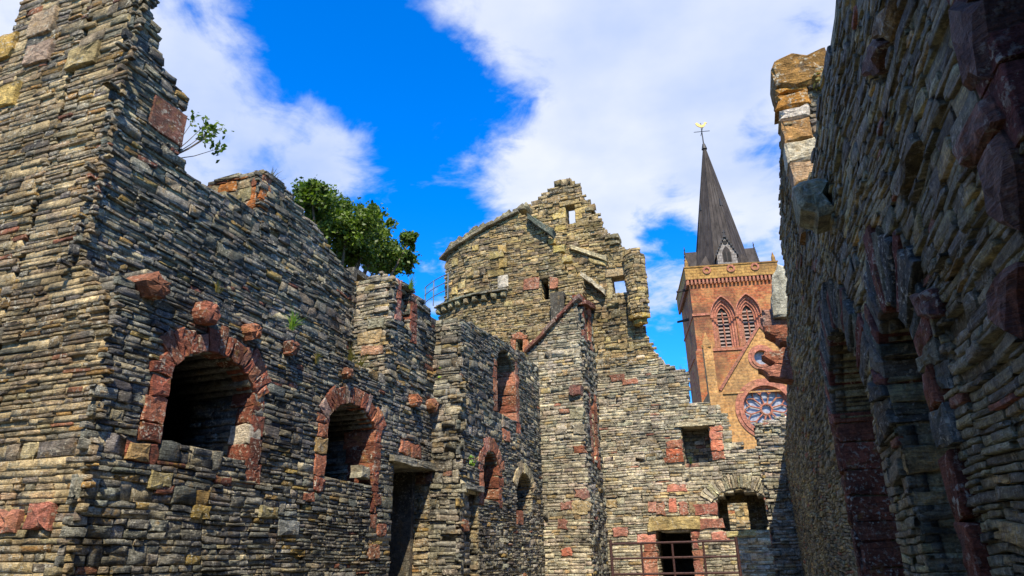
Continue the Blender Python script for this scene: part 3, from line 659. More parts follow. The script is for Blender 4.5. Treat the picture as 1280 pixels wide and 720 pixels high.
# ------------------------------------------------------------------ stair turret
PT = Plane((0, YT, 0), (1, 0)); XT = PT.px(734, 600)[0]; PTS = Plane((XT, 0, 0), (0, 1))
T = Thing('stair_turret', (XT - .8, YT + .8, 0), 'square pale stair turret with a sloping red drip course at its head', 'turret')
bl = []
for i, (x, y, w, hh, c) in enumerate([(724, 488, .36, .28, (.24, .10, .075)), (727, 516, .42, .3, (.42, .36, .2)), (727, 536, .34, .3, (.4, .35, .22)), (731, 561, .36, .2, RED2), (737, 594, .0, .0, RED), (726, 633, .5, .28, (.4, .32, .15)), (703, 655, .3, .25, (.33, .15, .1)), (733, 616, .4, .25, (.34, .17, .12)), (708, 632, .35, .2, (.33, .15, .1)), (708, 690, .3, .2, (.36, .12, .07)), (722, 640, .6, .12, (.38, .3, .14))]):
    if not w: continue
    u, v = PT.px(x, y); u = min(u, XT - w / 2); q = rect(u - w / 2, u + w / 2, v - hh / 2, v + hh / 2); block(T, 'dressed_stone', PT, q, -.2, .03 if i else .14, tuple(np.array(c) * .85), seed=500 + i, jit=.024, cham=.012, var=.3); bl.append(q)
rake = [(657, 443), (669, 431), (682, 417), (695, 402), (708, 389), (717, 380), (726, 373)]
pr_ = PT.pl(rake)
for i in range(len(pr_) - 1):
    (a, b), (c, d) = pr_[i], pr_[i + 1]; o_ = R_.uniform(-.03, .03)
    q = [(a, b - .02 + o_), (c, d - .02 + o_), (c, d + .13 + o_), (a, b + .13 + o_)]; block(T, 'drip_stone', PT, q, -.25, .12 + R_.uniform(0, .06), [(.17, .055, .038), (.21, .09, .06), (.16, .10, .075)][i % 3], seed=520 + i); bl.append(q)
masonry(T, PT, [(-7.6, 0), (XT + .02, 0)] + [(XT + .01, PT.px(728, 380)[1])] + pr_[::-1] + [(-7.6, PT.px(657, 443)[1])], [], bl, 'pale', (.055, .15), (.15, .48), 1.0, 501, .016, .02, mortar=(.39, .33, .21), rec=(-.004, .032), missing=.03, joint=.010, warp=.012)
sp_ = []; bs_ = []
def ps(x, y): return PTS.px(x, y)
s0, s1 = 21.35, 21.7
za, zb = PTS.px(757, 580)[1], PTS.px(757, 512)[1]; zc_, zd = PTS.px(757, 450)[1], PTS.px(757, 416)[1]
sp_ = [rect(s0, s1, za, zb), rect(s0, s1, zc_, zd)]
for k, (p, q_) in enumerate([(za, zb), (zc_, zd)]):
    bs_ += jambs(T, PTS, s0, -1, p - .2, q_ + .2, [RED, (.2, .07, .045)], 530 + k, (.2, .4), (.25, .4)); bs_ += jambs(T, PTS, s1, 1, p - .3, q_ + .2, [RED2, RED], 535 + k, (.3, .55), (.25, .4))
stop = PTS.pl([(727, 381), (741, 388), (760, 397)])
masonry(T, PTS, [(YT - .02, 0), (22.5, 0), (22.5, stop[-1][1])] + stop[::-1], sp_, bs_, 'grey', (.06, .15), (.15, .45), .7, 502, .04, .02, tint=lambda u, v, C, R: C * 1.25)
for i in range(2):
    (a, b), (c, d) = stop[i], stop[i + 1]
    block(T, 'drip_stone', PTS, [(a - .05, b), (c, d), (c, d + .16), (a - .05, b + .16)], -.3, .16, (.19, .07, .05), seed=545 + i)
for k, (p, q_) in enumerate([(za, zb), (zc_, zd)]): niche_back(T, PTS, s0, s1, p, q_, .6, seed=550 + k, room=.35)
T.finish(250, 8)

# ------------------------------------------------------------------ end wall
YE = 22.4; VS = 8.0
PG = Plane((0, YE, 0), (1, 0))
T = Thing('end_wall', (-2.2, YE, 0), 'pale flagstone wall closing the hall, with a yellow-lintelled doorway and a low arched window', 'wall')
bl = []; holes = []
f0, f1, fv, ft = PG.px(821, 690)[0], PG.px(866, 690)[0], .95, PG.px(840, 664)[1]
holes.append(rect(f0, f1, fv, ft))
q = PG.pl([(810, 664), (875, 661), (875, 645), (812, 647)]); block(T, 'lintel', PG, q, -.4, .09, (.42, .30, .12), seed=601, cham=.015, label='long yellow sandstone lintel over the doorway'); bl.append(q)
bl += jambs(T, PG, f0, -1, fv, ft - .02, [(.40, .17, .11), RED2, (.4, .28, .12)], 602, (.2, .5), (.22, .4)); bl += jambs(T, PG, f1, 1, fv, ft - .02, [(.40, .16, .1), (.36, .13, .085)], 603, (.16, .3), (.22, .4))
for i, (x, y, w, hh, c) in enumerate([(815, 634, .25, .3, (.40, .19, .12)), (826, 636, .22, .36, (.42, .17, .11)), (841, 632, .22, .42, (.36, .12, .075)), (854, 635, .26, .4, (.42, .17, .11)), (866, 634, .22, .34, (.4, .3, .16)), (882, 637, .7, .3, (.36, .12, .075)), (888, 655, .8, .3, (.38, .15, .1)), (900, 672, .5, .25, (.38, .16, .11)), (846, 610, .6, .2, (.42, .17, .1)), (818, 610, .4, .16, (.3, .26, .18)), (780, 560, .4, .14, (.3, .25, .15)), (772, 473, .5, .22, (.40, .18, .1)), (787, 477, .5, .2, (.36, .15, .08)), (765, 630, .3, .2, (.40, .3, .13)), (775, 665, .5, .25, (.36, .16, .1))]):
    u, v = PG.px(x, y); q = rect(u - w / 2, u + w / 2, v - hh / 2, v + hh / 2); block(T, 'dressed_stone', PG, q, -.2, .03, tuple(np.array(c) * .85), seed=610 + i, jit=.024, cham=.012, var=.3); bl.append(q)
u0, u1, v0, v1 = PG.px(853, 560)[0], PG.px(889, 560)[0], PG.px(870, 577)[1], PG.px(870, 534)[1]
holes.append(rect(u0, u1, v0, v1)); w_u = (u0, u1, v0, v1)
q = PG.pl([(843, 534), (894, 532), (893, 526), (844, 528)]); block(T, 'lintel', PG, q, -.4, .08, (.38, .33, .2), seed=631, cham=.012); bl.append(q)
bl += jambs(T, PG, u1, 1, v0, v1, [(.33, .10, .055), (.38, .14, .08)], 632, (.28, .4), (.25, .4)); bl += jambs(T, PG, u0, -1, v0, v1 - .35, [(.40, .12, .05), (.36, .14, .075)], 633, (.3, .6), (.2, .35))
q0, q1 = PG.px(896, 640)[0], PG.px(958, 640)[0]; r0, r1 = PG.px(925, 664)[1], PG.px(897, 625)[1]; rr = PG.px(926, 617)[1] - r1
holes.append(arch_hole(q0, q1, r0, r1, rr + .06)); w_r = (q0, q1, r0, r1 + rr + .06)
bl += voussoirs(T, PG, q0 - .05, q1 + .05, r1, rr + .18, .38, 24, [(.33, .28, .17), (.27, .24, .16), (.38, .32, .19)], 641, .06, uneven=.12)
q = PG.pl([(908, 671), (945, 670), (945, 663), (908, 664)]); block(T, 'sill_stone', PG, q, -.5, .06, (.38, .31, .13), seed=650); bl.append(q)
bl += jambs(T, PG, q1, 1, r0 - .4, r1, [RED, (.25, .08, .05)], 651, (.2, .4), (.3, .5))
eo = [(XT - .3, 0), (0.9, 0)] + PG.pl([(1004, 553), (960, 556), (946, 557), (914, 556), (913, 540), (908, 513), (893, 508), (884, 503), (861, 502), (861, 464), (836, 456), (824, 445), (817, 438)]) + [(-3.0, VS + .05), (XT - .3, VS + .05)]
masonry(T, PG, eo, holes, bl, 'pale', (.05, .135), (.15, .5), 1.3, 602, .016, .04, mortar=(.38, .32, .20), rec=(-.004, .032), missing=.03, joint=.010, warp=.012)
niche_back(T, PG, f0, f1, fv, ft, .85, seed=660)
reveal(T, PG, u0, v0, v1, .9, 'pale', 661, far_high=False); niche_back(T, PG, u0, u1, v0, v1, .85, 'pale', 662)
# arched embrasure: back wall with a small window through to the sunlit house beyond
bp = Plane((0, YE + 1.25, 0), (1, 0)); h0, h1 = bp.px(911, 650)[0], bp.px(937, 650)[0]; k0, k1 = bp.px(924, 662)[1], bp.px(924, 629)[1]
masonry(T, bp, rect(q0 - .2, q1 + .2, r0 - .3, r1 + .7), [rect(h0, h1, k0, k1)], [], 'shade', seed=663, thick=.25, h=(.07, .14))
T.finish(300, 8)
hw = Thing('garden_house_wall', (-1.5, 36, 0), 'sunlit yellow stone wall seen through the small window of the low arch', 'wall')
masonry(hw, Plane((0, 36, 0), (1, 0)), [(-5, 0), (4, 0), (4, 4.6), (-5, 4.6)], [], [], 'warm', (.12, .2), (.3, .7), .5, 670, .02, .02, tint=lambda u, v, C, R: C * np.array([1.15, 1.0, .7]))
hw.finish(40, 7)
# ------------------------------------------------------------------ broken pier at the right end, shading the end wall
T = Thing('corner_pier', (.3, 20, 0), 'pale broken pier at the corner beside the end wall, throwing a shadow', 'pier')
PS = Plane((0, 20.0, 0), (1, 0))
sx0 = PS.px(947, 560)[0]
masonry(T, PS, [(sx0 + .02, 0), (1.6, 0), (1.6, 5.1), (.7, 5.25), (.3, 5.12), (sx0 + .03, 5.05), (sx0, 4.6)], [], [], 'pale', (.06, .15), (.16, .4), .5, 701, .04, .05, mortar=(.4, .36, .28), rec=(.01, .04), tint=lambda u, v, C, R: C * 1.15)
masonry(T, Plane((sx0 + .02, 20.55, 0), (0, -1)), rect(0, .55, 0, 5.0), [], [], 'grey', thick=.3, seed=702, rag=.01)
T.finish(120, 8)

# ------------------------------------------------------------------ tower with gabled cap house
T = Thing('gabled_tower', (-6, 23, 0), 'tall tan stone tower with ruined gable and windows open to the sky', 'tower')
PF = Plane((0, 21.3, 0), (1, 0), bend=(-8.3, 4.2))
PFf = Plane((0, 21.3, 0), (1, 0))
bl = []; holes = []
gp = PG.pl([(655, 262), (668, 250), (684, 240), (691, 233), (695, 226), (708, 223), (722, 227), (730, 242), (739, 256), (748, 270), (757, 286), (768, 300), (773, 307), (790, 315), (800, 319)])
go = [(-8.6, VS - .3)] + [(-8.6, gp[0][1] - .35)] + gp + PG.pl([(800, 398), (810, 415), (816, 430), (822, 445)]) + [(-2.9, VS - .3)]
gw = [(707, 259, 719, 281), (765, 345, 785, 367)]
gh = []
for i, (xa, ya, xb, yb) in enumerate(gw):
    p0, p1 = PG.px(xa, (ya + yb) / 2)[0], PG.px(xb, (ya + yb) / 2)[0]; c0, c1 = PG.px((xa + xb) / 2, yb)[1], PG.px((xa + xb) / 2, ya)[1]
    gh.append(rect(p0, p1, c0, c1)); ycol = [(.38, .27, .09), (.34, .26, .11)] if i == 0 else [(.33, .26, .13), (.30, .23, .11)]
    bl += jambs(T, PG, p0, -1, c0 - .15, c1 + .1, ycol, 801 + i, (.16, .5) if i == 0 else (.14, .22), (.2, .35)); bl += jambs(T, PG, p1, 1, c0 - .15, c1 + .1, ycol, 804 + i, (.2, .5) if i == 0 else (.12, .18), (.2, .35))
    q = rect(p0 - .2, p1 + .2, c1 + .1 if i == 0 else c1, c1 + .28); block(T, 'lintel', PG, q, -.4, .06, ycol[1], seed=808 + i); bl.append(q)
for i, (pts, w1, c) in enumerate([([(712, 307), (760, 322), (759, 328), (714, 313)], .16, (.36, .31, .18)), ([(735, 323), (760, 328), (758, 333), (737, 329)], .08, (.33, .25, .1))]):
    q = PG.pl(pts); block(T, 'ledge_stone', PG, q, -.2, w1, c, seed=815 + i, cham=.04); bl.append(q)
for i, (x, y, w, hh) in enumerate([(765, 296, .5, .16), (769, 304, .35, .14), (737, 262, .3, .14)]):
    u, v = PG.px(x, y); block(T, 'loose_stone', PG, rect(u - w / 2, u + w / 2, v - hh / 2, v + hh / 2), -.5, .08, (.23, .19, .1), seed=825 + i)
masonry(T, PG, go, gh, bl, 'tan', (.06, .15), (.15, .5), .55, 801, .026, .07, mortar=(.26, .21, .12), rec=(.01, .05))
# front block
fo = [(-10.9, 6.0)] + [(-10.9, 10.45), (-10.55, 10.5)] + [(-10.5, PFf.px(557, 314)[1])] + PFf.pl([(600, 290), (648, 267), (663, 271), (690, 299), (702, 319), (706, 340), (726, 345)]) + [(XT, PFf.px(728, 350)[1]), (XT, 6.0)]
fb = []; wf = (PFf.px(676, 360)[0], PFf.px(686, 360)[0], PFf.px(681, 374)[1], PFf.px(681, 346)[1])
fh = [rect(*wf)]
for i, pts in enumerate([[(655, 349), (674, 347), (674, 361), (655, 363)], [(688, 346), (698, 349), (697, 360), (688, 362)]]):
    q = PFf.pl(pts); block(T, 'red_stone', PFf, q, -.2, .05, (.34, .14, .075), seed=830 + i); fb.append(q)
wl_ = (PFf.px(646, 430)[0], PFf.px(653, 430)[0], PFf.px(650, 438)[1], PFf.px(650, 424)[1]); fh.append(rect(*wl_))
for i, pts in enumerate([[(640, 419), (650, 415), (660, 420), (659, 424), (641, 424)], [(639, 425), (645, 425), (645, 439), (640, 439)], [(654, 425), (661, 425), (661, 440), (654, 440)]]):
    q = PFf.pl(pts); block(T, 'red_stone', PFf, q, -.25, .06, (.34, .12, .06), seed=835 + i); fb.append(q)
for i, (x, y, w, hh) in enumerate([(628, 312, .3, .35), (621, 319, .55, .26), (629, 329, .32, .36), (620, 342, .6, .24), (629, 352, .4, .45), (566, 324, .3, .3), (596, 309, .25, .2), (566, 360, .25, .3), (699, 311, .4, .25), (709, 324, .35, .22), (690, 302, .3, .2)]):
    u, v = PFf.px(x, y)
    if u < -8.3: u -= .08
    q = rect(u - w / 2, u + w / 2, v - hh / 2, v + hh / 2); block(T, 'quoin', PF if u < -8 else PFf, q, -.2, .05, [(.40, .28, .085), (.38, .29, .10), (.42, .38, .28)][2 if i == 4 else i % 2], seed=840 + i); fb.append(q)
zp = PFf.px(630, 364)[1]
uu = -10.85
while uu < -7.75:
    q = rect(uu, uu + .2, zp - .26, zp - .04); block(T, 'corbel', PF, q, -.2, .17, (.27, .22, .12), seed=int(uu * 100), cham=.05, jit=.02); fb.append(q); uu += .37
uu = -10.9
while uu < -7.7:
    w = R_.uniform(.5, .8); q = rect(uu, min(uu + w, -7.6) - .01, zp - .03, zp + .04); block(T, 'walkway_slab', PF, q, -.2, .22, (.18, .17, .12), seed=int(uu * 100) + 3, cham=.01, jit=.008); fb.append(q); uu += w
cp = [(-10.72, PFf.px(557, 314)[1] - .03)] + PFf.pl([(580, 301), (604, 289), (627, 277), (649, 266)])
for i in range(4):
    (a, b), (c, d) = cp[i], cp[i + 1]; q = [(a, b), (c, d), (c, d + .1), (a, b + .1)]; block(T, 'coping_slab', PF, q, -.6, .16, (.20, .17, .11), seed=870 + i, cham=.01, jit=.006); fb.append(q)
for i in range(16):
    k = i / 15; a = cp[0][0] + (cp[-1][0] - cp[0][0]) * k; b = cp[0][1] + (cp[-1][1] - cp[0][1]) * k + .1; hh = R_.uniform(.12, .32); w = R_.uniform(.25, .45)
    block(T, 'loose_stone', PF, [(a, b), (a + w, b + w * .3), (a + w * .9, b + hh + w * .3), (a + .1 * w, b + hh * .8)], -.6, .02 + R_.uniform(-.08, .05), (.19, .17, .1), seed=880 + i, jit=.03, cham=.04)
masonry(T, PF, fo, fh, fb, 'tan', (.055, .14), (.15, .5), .9, 802, .02, .03, mortar=(.27, .22, .125), rec=(.005, .05), tint=lambda u, v, C, R: C * np.where(v > 10.6, .98, .95)[:, None])
niche_back(T, PFf, wf[0], wf[1], wf[2], wf[3], .8, seed=890, room=.25); niche_back(T, PFf, wl_[0], wl_[1], wl_[2], wl_[3], .8, seed=891, room=.25)
q = PFf.pl([(661, 270), (676, 279), (694, 291), (693, 299), (676, 287), (662, 277)]); block(T, 'slate_slab', PFf, q, -.1, .3, (.085, .10, .07), mat='dressed', seed=895, cham=.01)
q = PG.pl([(727, 342), (742, 352), (758, 365), (757, 371), (742, 359), (727, 348)]); block(T, 'coping_slab', PG, q, -.4, .3, (.34, .30, .2), seed=896, cham=.02)
# round corner turret with its corbelled foot
uc_, vt = PG.px(798, 360); r_ = .42; cen = np.array([uc_, YE - .1, 0]); ang = math.radians(62)
Ud = np.array([math.cos(ang), math.sin(ang), 0]); Nd = np.cross(Ud, Z)
PR = Plane(cen + Nd * r_, Ud, bend=(0.0, r_)); zb_, zt_ = PG.px(802, 396)[1], PG.px(798, 320)[1]
masonry(T, PR, [(-2.4 * r_, zb_), (0, zb_), (0, zt_), (-2.4 * r_, zt_ + .05)], [], [], 'tan', (.08, .15), (.15, .3), r_ * .9, 803, .02, .0, mortar=(.22, .18, .11), warp=.005)
for k in range(2):
    rk = r_ * (.95 - .32 * k); PK = Plane(cen + Nd * rk, Ud, bend=(0.0, rk))
    for j in range(3): block(T, 'corbel_stone', PK, rect(-rk * (2.4 - .8 * j), -rk * (1.62 - .8 * j), zb_ - .18 - .18 * k, zb_ - .01 - .18 * k), -rk * .8, .03, (.38, .25, .06), seed=900 + j + 5 * k, cham=.02)
T.finish(300, 7)
# walkway hand rail on the tower
rl = empty('walkway_railing', tuple(PF.P(-10.2, zp)), 'thin grey steel hand rail on the tower walkway', 'railing')
m = [MB(), MB(), MB()]
for k in range(3): m[k].path([PF.P(-11.6 + .16 * i, zp + .1 + .32 * (k + 1), .3) for i in range(12)], .02)
for k in range(3): m[k].build('rail', M['steel'], rl)
for uu in (-11.5, -10.8, -9.95): MB().tube(PF.P(uu, zp + .05, .3), PF.P(uu, zp + 1.08, .3), .025).build('post', M['steel'], rl)

# ------------------------------------------------------------------ right-hand wall in shade
PRW = Plane((1.05, 2, 0), (.5, -20))
T = Thing('shaded_side_wall', (.8, 9, 0), 'dark shaded flagstone wall with two deep arched openings edged in red stone', 'wall')
bl = []; holes = []
def far_u(Y): return float(np.dot(np.array([1.05 - .025 * (Y - 2), Y, 0]) - PRW.O, PRW.U))
A1 = (far_u(8.72), far_u(6.95)); A1v = (0.0, PRW.px(1040, 455)[1], PRW.px(1058, 411)[1])
A2 = (far_u(5.75), far_u(4.55)); A2v = (0.0, PRW.px(1165, 478)[1] + .1, PRW.px(1130, 386)[1])
A1 = (far_u(8.7), far_u(6.5)); a1s, a1t = 3.05, 3.8
A2 = (far_u(5.65), far_u(4.5)); a2s, a2t = 2.6, 3.2
holes = [arch_hole(A1[0], A1[1], 0, a1s, a1t - a1s), arch_hole(A2[0], A2[1], 0, a2s, a2t - a2s)]
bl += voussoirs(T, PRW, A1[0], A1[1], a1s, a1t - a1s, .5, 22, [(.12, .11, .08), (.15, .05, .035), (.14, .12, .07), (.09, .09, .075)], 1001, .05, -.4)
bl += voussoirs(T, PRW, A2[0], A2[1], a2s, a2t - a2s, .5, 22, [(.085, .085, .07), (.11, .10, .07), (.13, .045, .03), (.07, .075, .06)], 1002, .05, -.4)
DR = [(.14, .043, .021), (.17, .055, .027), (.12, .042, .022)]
bl += jambs(T, PRW, A2[1], 1, .2, a2s, DR + [(.08, .085, .07)], 1003, (.14, .3), (.2, .4), .05)
bl += jambs(T, PRW, A1[0], -1, .2, a1s, DR, 1004, (.14, .25), (.25, .4), .05)
for i, pts in enumerate([[(1205, 185), (1245, 110), (1262, 150), (1222, 215)], [(1240, 200), (1262, 160), (1285, 210), (1285, 290), (1262, 280)], [(1205, 5), (1240, 0), (1250, 95), (1222, 105)], [(1100, 45), (1112, 5), (1128, 0), (1118, 50)], [(1088, 90), (1098, 45), (1112, 52), (1105, 95)], [(1160, 400), (1150, 365), (1172, 360), (1180, 390)], [(1250, 400), (1262, 330), (1285, 330), (1285, 420)]]):
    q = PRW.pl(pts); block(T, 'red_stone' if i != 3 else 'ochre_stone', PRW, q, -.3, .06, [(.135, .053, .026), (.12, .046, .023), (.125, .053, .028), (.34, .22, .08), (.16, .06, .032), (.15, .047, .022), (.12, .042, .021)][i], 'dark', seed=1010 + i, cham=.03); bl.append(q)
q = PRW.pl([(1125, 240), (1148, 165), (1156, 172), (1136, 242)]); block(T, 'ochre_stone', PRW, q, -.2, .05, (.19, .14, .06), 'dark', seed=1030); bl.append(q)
prof = [(30, 0), (4.42, 7.6), (4.42, 5.4), (8.2, 5.35), (8.2, 7.45), (8.45, 7.0), (10.1, 6.75), (11.2, 6.5), (11.3, 5.9), (13.2, 5.35), (14.7, 4.9), (16.7, 4.6), (19.9, 4.2), (20.6, 0)]
ro = [(far_u(20.6), 0), (far_u(-.6), 0), (far_u(-.6), 7.7), (far_u(1.0), 7.9)] + [(far_u(a), b) for a, b in prof[1:-1]]
# a dark window opening high in the near stretch
w0_, w1_ = far_u(2.52), far_u(1.0); hole3 = rect(w0_, w1_, 2.95, 4.6); holes.append(hole3)
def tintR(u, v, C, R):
    far = np.clip((-u - 7) / 9, 0, 1)[:, None]; return C * (1 + .45 * far)  # far stretch coloured lighter to stand for the light reaching it
hR = (.028, .08)
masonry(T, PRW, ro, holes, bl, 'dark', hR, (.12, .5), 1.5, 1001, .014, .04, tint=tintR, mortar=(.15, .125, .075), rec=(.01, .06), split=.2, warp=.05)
masonry(T, PRW, rect(far_u(-.62), far_u(-9), 0, 7.6), [], [], 'dark', (.1, .25), (.3, .9), 1.5, 1009, .03, .04)  # unseen stretch behind the camera, added to cut sky light
reveal(T, PRW, A1[0], 0, a1t, 1.3, 'dark', 1040, far_high=False, cols=[(.20, .062, .032), (.18, .056, .03), (.19, .068, .037)], n_cols_depth=1.0, h=(.06, .14), L=(.2, .5))
reveal(T, PRW, A2[0], 0, a2t, 1.3, 'dark', 1041, far_high=False, h=(.07, .16), L=(.25, .7), prot=.06)
for A, t_ in ((A1, a1t), (A2, a2t)): niche_back(T, PRW, A[0], A[1], 0, t_, 1.35, 'dark', 1050)
niche_back(T, PRW, w0_, w1_, 2.95, 4.6, 1.2, 'dark', 1052)
reveal(T, PRW, w0_, 2.95, 4.6, 1.1, 'dark', 1053, far_high=False, cols=[(.10, .035, .026)], n_cols_depth=.7)
# far jamb of the broken upper opening: lit, lichened
PJR = side_plane(PRW, far_u(8.2), 1.4, False); v = 5.2; k = 0; jb = []
while v < 7.3:
    hh = min(R_.uniform(.18, .4), 7.36 - v); w = R_.uniform(.3, .6)
    q = rect(-.03, w, v, v + hh - .012); c = [(.38, .20, .07), (.42, .38, .30), (.36, .25, .12), (.42, .36, .26)][k % 4] if v < 7.0 else (.34, .16, .03)
    block(T, 'jamb_stone', PJR, q, -.3, .05, c, seed=1060 + k, cham=.03); jb.append(q); v += hh; k += 1
block(T, 'cap_stone', PJR, [(-.02, 7.35), (.7, 7.32), (.66, 7.85), (.02, 7.8)], -.5, .1, (.36, .19, .045), seed=1080, cham=.04, jit=.03)
PQ = Plane((0, 6.2, 0), (1, 0)); block(T, 'corbel', PQ, PQ.pl([(992, 236), (1012, 226), (1034, 228), (1038, 262), (1026, 274), (1000, 270)]), -.35, .1, (.34, .31, .20), seed=1081, cham=.06, jit=.03)
masonry(T, PJR, rect(0, 1.4, 5.2, 7.35), [], jb, 'warm', seed=1082, thick=.4, rag=.03, mortar=(.36, .3, .2))
for i in range(9):
    yy = R_.uniform(8.6, 13); uu = far_u(yy)
# cusped red stones and the pale stump at the far end
PX = Plane((0, 13.4, 0), (1, 0))
stz = PX.px(972, 342)[1]
masonry(T, PX, [(.80, 4.6), (2.2, 4.6), (2.2, stz - .5), (1.7, stz - .1), (1.1, stz), (.84, stz - .25)], [], [], 'pale', (.06, .15), (.18, .45), .9, 1095, .03, .05)
masonry(T, Plane((.80, 14.35, 0), (0, -1)), [(0, 4.6), (.95, 4.6), (.93, stz - .2), (.05, stz - .5)], [], [], 'dark', (.05, .13), (.15, .45), .5, 1096, .02, .04)
for i, (nm, pts, c, w1) in enumerate([('pale_stump', [(967, 400), (964, 378), (966, 350), (972, 337), (986, 336), (1000, 345), (1000, 402)], (.38, .35, .26), .25),
        ('cusped_stone', [(951, 399), (952, 388), (968, 386), (975, 392), (985, 388), (995, 400), (995, 428), (975, 428), (968, 420), (956, 410)], (.36, .20, .14), .1),
        ('cusped_stone', [(956, 410), (968, 408), (980, 402), (1000, 404), (1000, 430), (980, 428), (970, 424), (958, 417)], (.33, .12, .06), .12),
        ('cusped_stone', [(953, 446), (956, 441), (968, 440), (980, 436), (1000, 440), (1000, 460), (972, 459), (966, 453)], (.31, .12, .06), .1),
        ('cusped_stone', [(947, 463), (955, 461), (964, 458), (975, 454), (1000, 460), (1000, 476), (966, 474), (957, 468)], (.30, .13, .08), .1)]):
    q = PX.pl(pts); block(T, nm, PX, q, -.35, w1, c, seed=1090 + i, cham=.03, jit=.015)
T.finish(300, 9, 'dark')

# ================================================================== cathedral beyond
from mathutils.geometry import tessellate_polygon
PHI = math.radians(12)
_d = ray(912, 345); CO = CAMC + _d * (85.0 / _d[1]); CO[2] = 0
PK = Plane(CO, (math.cos(PHI), math.sin(PHI)))
ct = empty('cathedral', tuple(CO), 'red sandstone cathedral tower with dark spire and a gabled transept with rose window', 'cathedral')
def slab(pl, outer, holes, w0, w1, name, mat, parent, cols=None):
    loops = [outer] + list(holes); tris = tessellate_polygon([[Vector((p[0], p[1], 0)) for p in l] for l in loops])
    flat = [p for l in loops for p in l]; n = len(flat); A = np.array(flat)
    V = np.concatenate([pl.P(A[:, 0], A[:, 1], w1), pl.P(A[:, 0], A[:, 1], w0)])
    Fs = []
    for t in tris:
        a, b, c = [A[i] for i in t]; s = (b[0] - a[0]) * (c[1] - a[1]) - (c[0] - a[0]) * (b[1] - a[1])
        t = tuple(t) if s > 0 else tuple(t)[::-1]
        Fs.append(t); Fs.append(tuple(i + n for i in t[::-1]))
    k = 0
    for li, l in enumerate(loops):
        m = len(l); ar = sum(l[i][0] * l[(i + 1) % m][1] - l[(i + 1) % m][0] * l[i][1] for i in range(m))
        fwd = (ar > 0) == (li == 0)
        for i in range(m):
            a, b = k + i, k + (i + 1) % m
            Fs.append((a, a + n, b + n, b) if fwd else (b, b + n, a + n, a))
        k += m
    return mk(name, V, Fs, M[mat], parent, cols)
def circle(cx, cy, r, n=32): return [(cx + r * math.cos(2 * math.pi * i / n), cy + r * math.sin(2 * math.pi * i / n)) for i in range(n)]
def pointed(u0, u1, v0, v1, rise, n=8):
    w = u1 - u0; R = (w * w / 4 + rise * rise) / w; pts = [(u0, v0), (u1, v0)]      # arcs centred on the springing line
    cxr = u1 - R; a = math.atan2(rise, (u0 + u1) / 2 - cxr)
    for i in range(n + 1): t = a * i / n; pts.append((cxr + R * math.cos(t), v1 + R * math.sin(t)))
    cxl = u0 + R
    for i in range(1, n + 1): t = a * (1 - i / n); pts.append((cxl - R * math.cos(t), v1 + R * math.sin(t)))
    return pts
U0, U1 = PK.px(860.5, 347)[0], PK.px(968, 340)[0]; CW = U1 - U0; UM = (U0 + U1) / 2
ZT, ZP = PK.px(912, 351)[1], PK.px(912, 333)[1]
# belfry openings: nested orders
hs = []; wins = []
for (xa, xb, ytop, ysp, ysill) in [(889.5, 920, 370.5, 396, 434), (921.5, 952, 367.5, 392, 431)]:
    a, b = PK.px(xa, 400)[0], PK.px(xb, 398)[0]; sp1 = PK.px((xa + xb) / 2, ysp)[1]; ap = PK.px((xa + xb) / 2, ytop)[1]; si = PK.px((xa + xb) / 2, ysill)[1]
    wins.append((a, b, si, sp1, ap)); hs.append(pointed(a, b, si, sp1, ap - sp1))
slab(PK, rect(U0, U1, 0, ZT), hs, -.9, 0, 'belfry_wall', 'ashlar_red', ct)
b_ = MB(); V = np.concatenate([PK.P([U0, U1, U1, U0], 0, [-.9, -.9, -CW, -CW]), PK.P([U0, U1, U1, U0], ZT, [-.9, -.9, -CW, -CW])])
b_.add(V, [(0, 3, 2, 1), (4, 5, 6, 7), (0, 1, 5, 4), (1, 2, 6, 5), (2, 3, 7, 6), (3, 0, 4, 7)]).build('tower_shaft', M['ashlar_red'], ct)
for (a, b, si, s1, ap) in wins:
    w = b - a; wn_ = slab(PK, pointed(a - .12, b + .12, s1 - .1, s1, ap - s1 + .14), [pointed(a + .02, b - .02, s1 - .05, s1, ap - s1 - .02)], -.1, .14, 'hood_mould', 'moulding', ct)
    prev = 0
    for k, (fr, dp) in enumerate([(.10, .22), (.19, .42), (.27, .62)]):
        o_ = a + w * (fr - .10), b - w * (fr - .10); i_ = a + w * fr, b - w * fr; kk = .85
        slab(PK, pointed(o_[0], o_[1], si, s1, (ap - s1) * (1 - (fr - .1) * 2 * kk)), [pointed(i_[0], i_[1], si + .05, s1, (ap - s1) * (1 - fr * 2 * kk))], -dp - .25, -dp, 'arch_order', 'moulding', wn_)
    i0, i1 = a + w * .27, b - w * .27; iw = i1 - i0
    m_ = MB().add(np.concatenate([PK.P([i0, i1, i1, i0], si, [-.86, -.86, -.89, -.89]), PK.P([i0, i1, i1, i0], ap, [-.86, -.86, -.89, -.89])]), box_vf(0, 1, 0, 1, 0, 1)[1]); m_.build('dark_opening', M['void'], wn_)  # black sheet standing for the unlit belfry inside
    mm = MB(); c_ = (i0 + i1) / 2
    mm.tube(PK.P(c_, si, -.7), PK.P(c_, s1 + (ap - s1) * .3, -.7), .09, n=6); mm.build('mullion', M['moulding'], wn_)
    lv = MB(); z = si + .15
    while z < s1 + (ap - s1) * .25:
        for s0_, s1_ in ((i0, c_ - .1), (c_ + .1, i1)):
            lv.add(np.concatenate([PK.P([s0_, s1_, s1_, s0_], z, [-.72, -.72, -.84, -.84]), PK.P([s0_, s1_, s1_, s0_], z + .22, [-.76, -.76, -.84, -.84])]), box_vf(0, 1, 0, 1, 0, 1)[1])
        z += .48
    lv.build('louvre', M['louvre'], wn_)
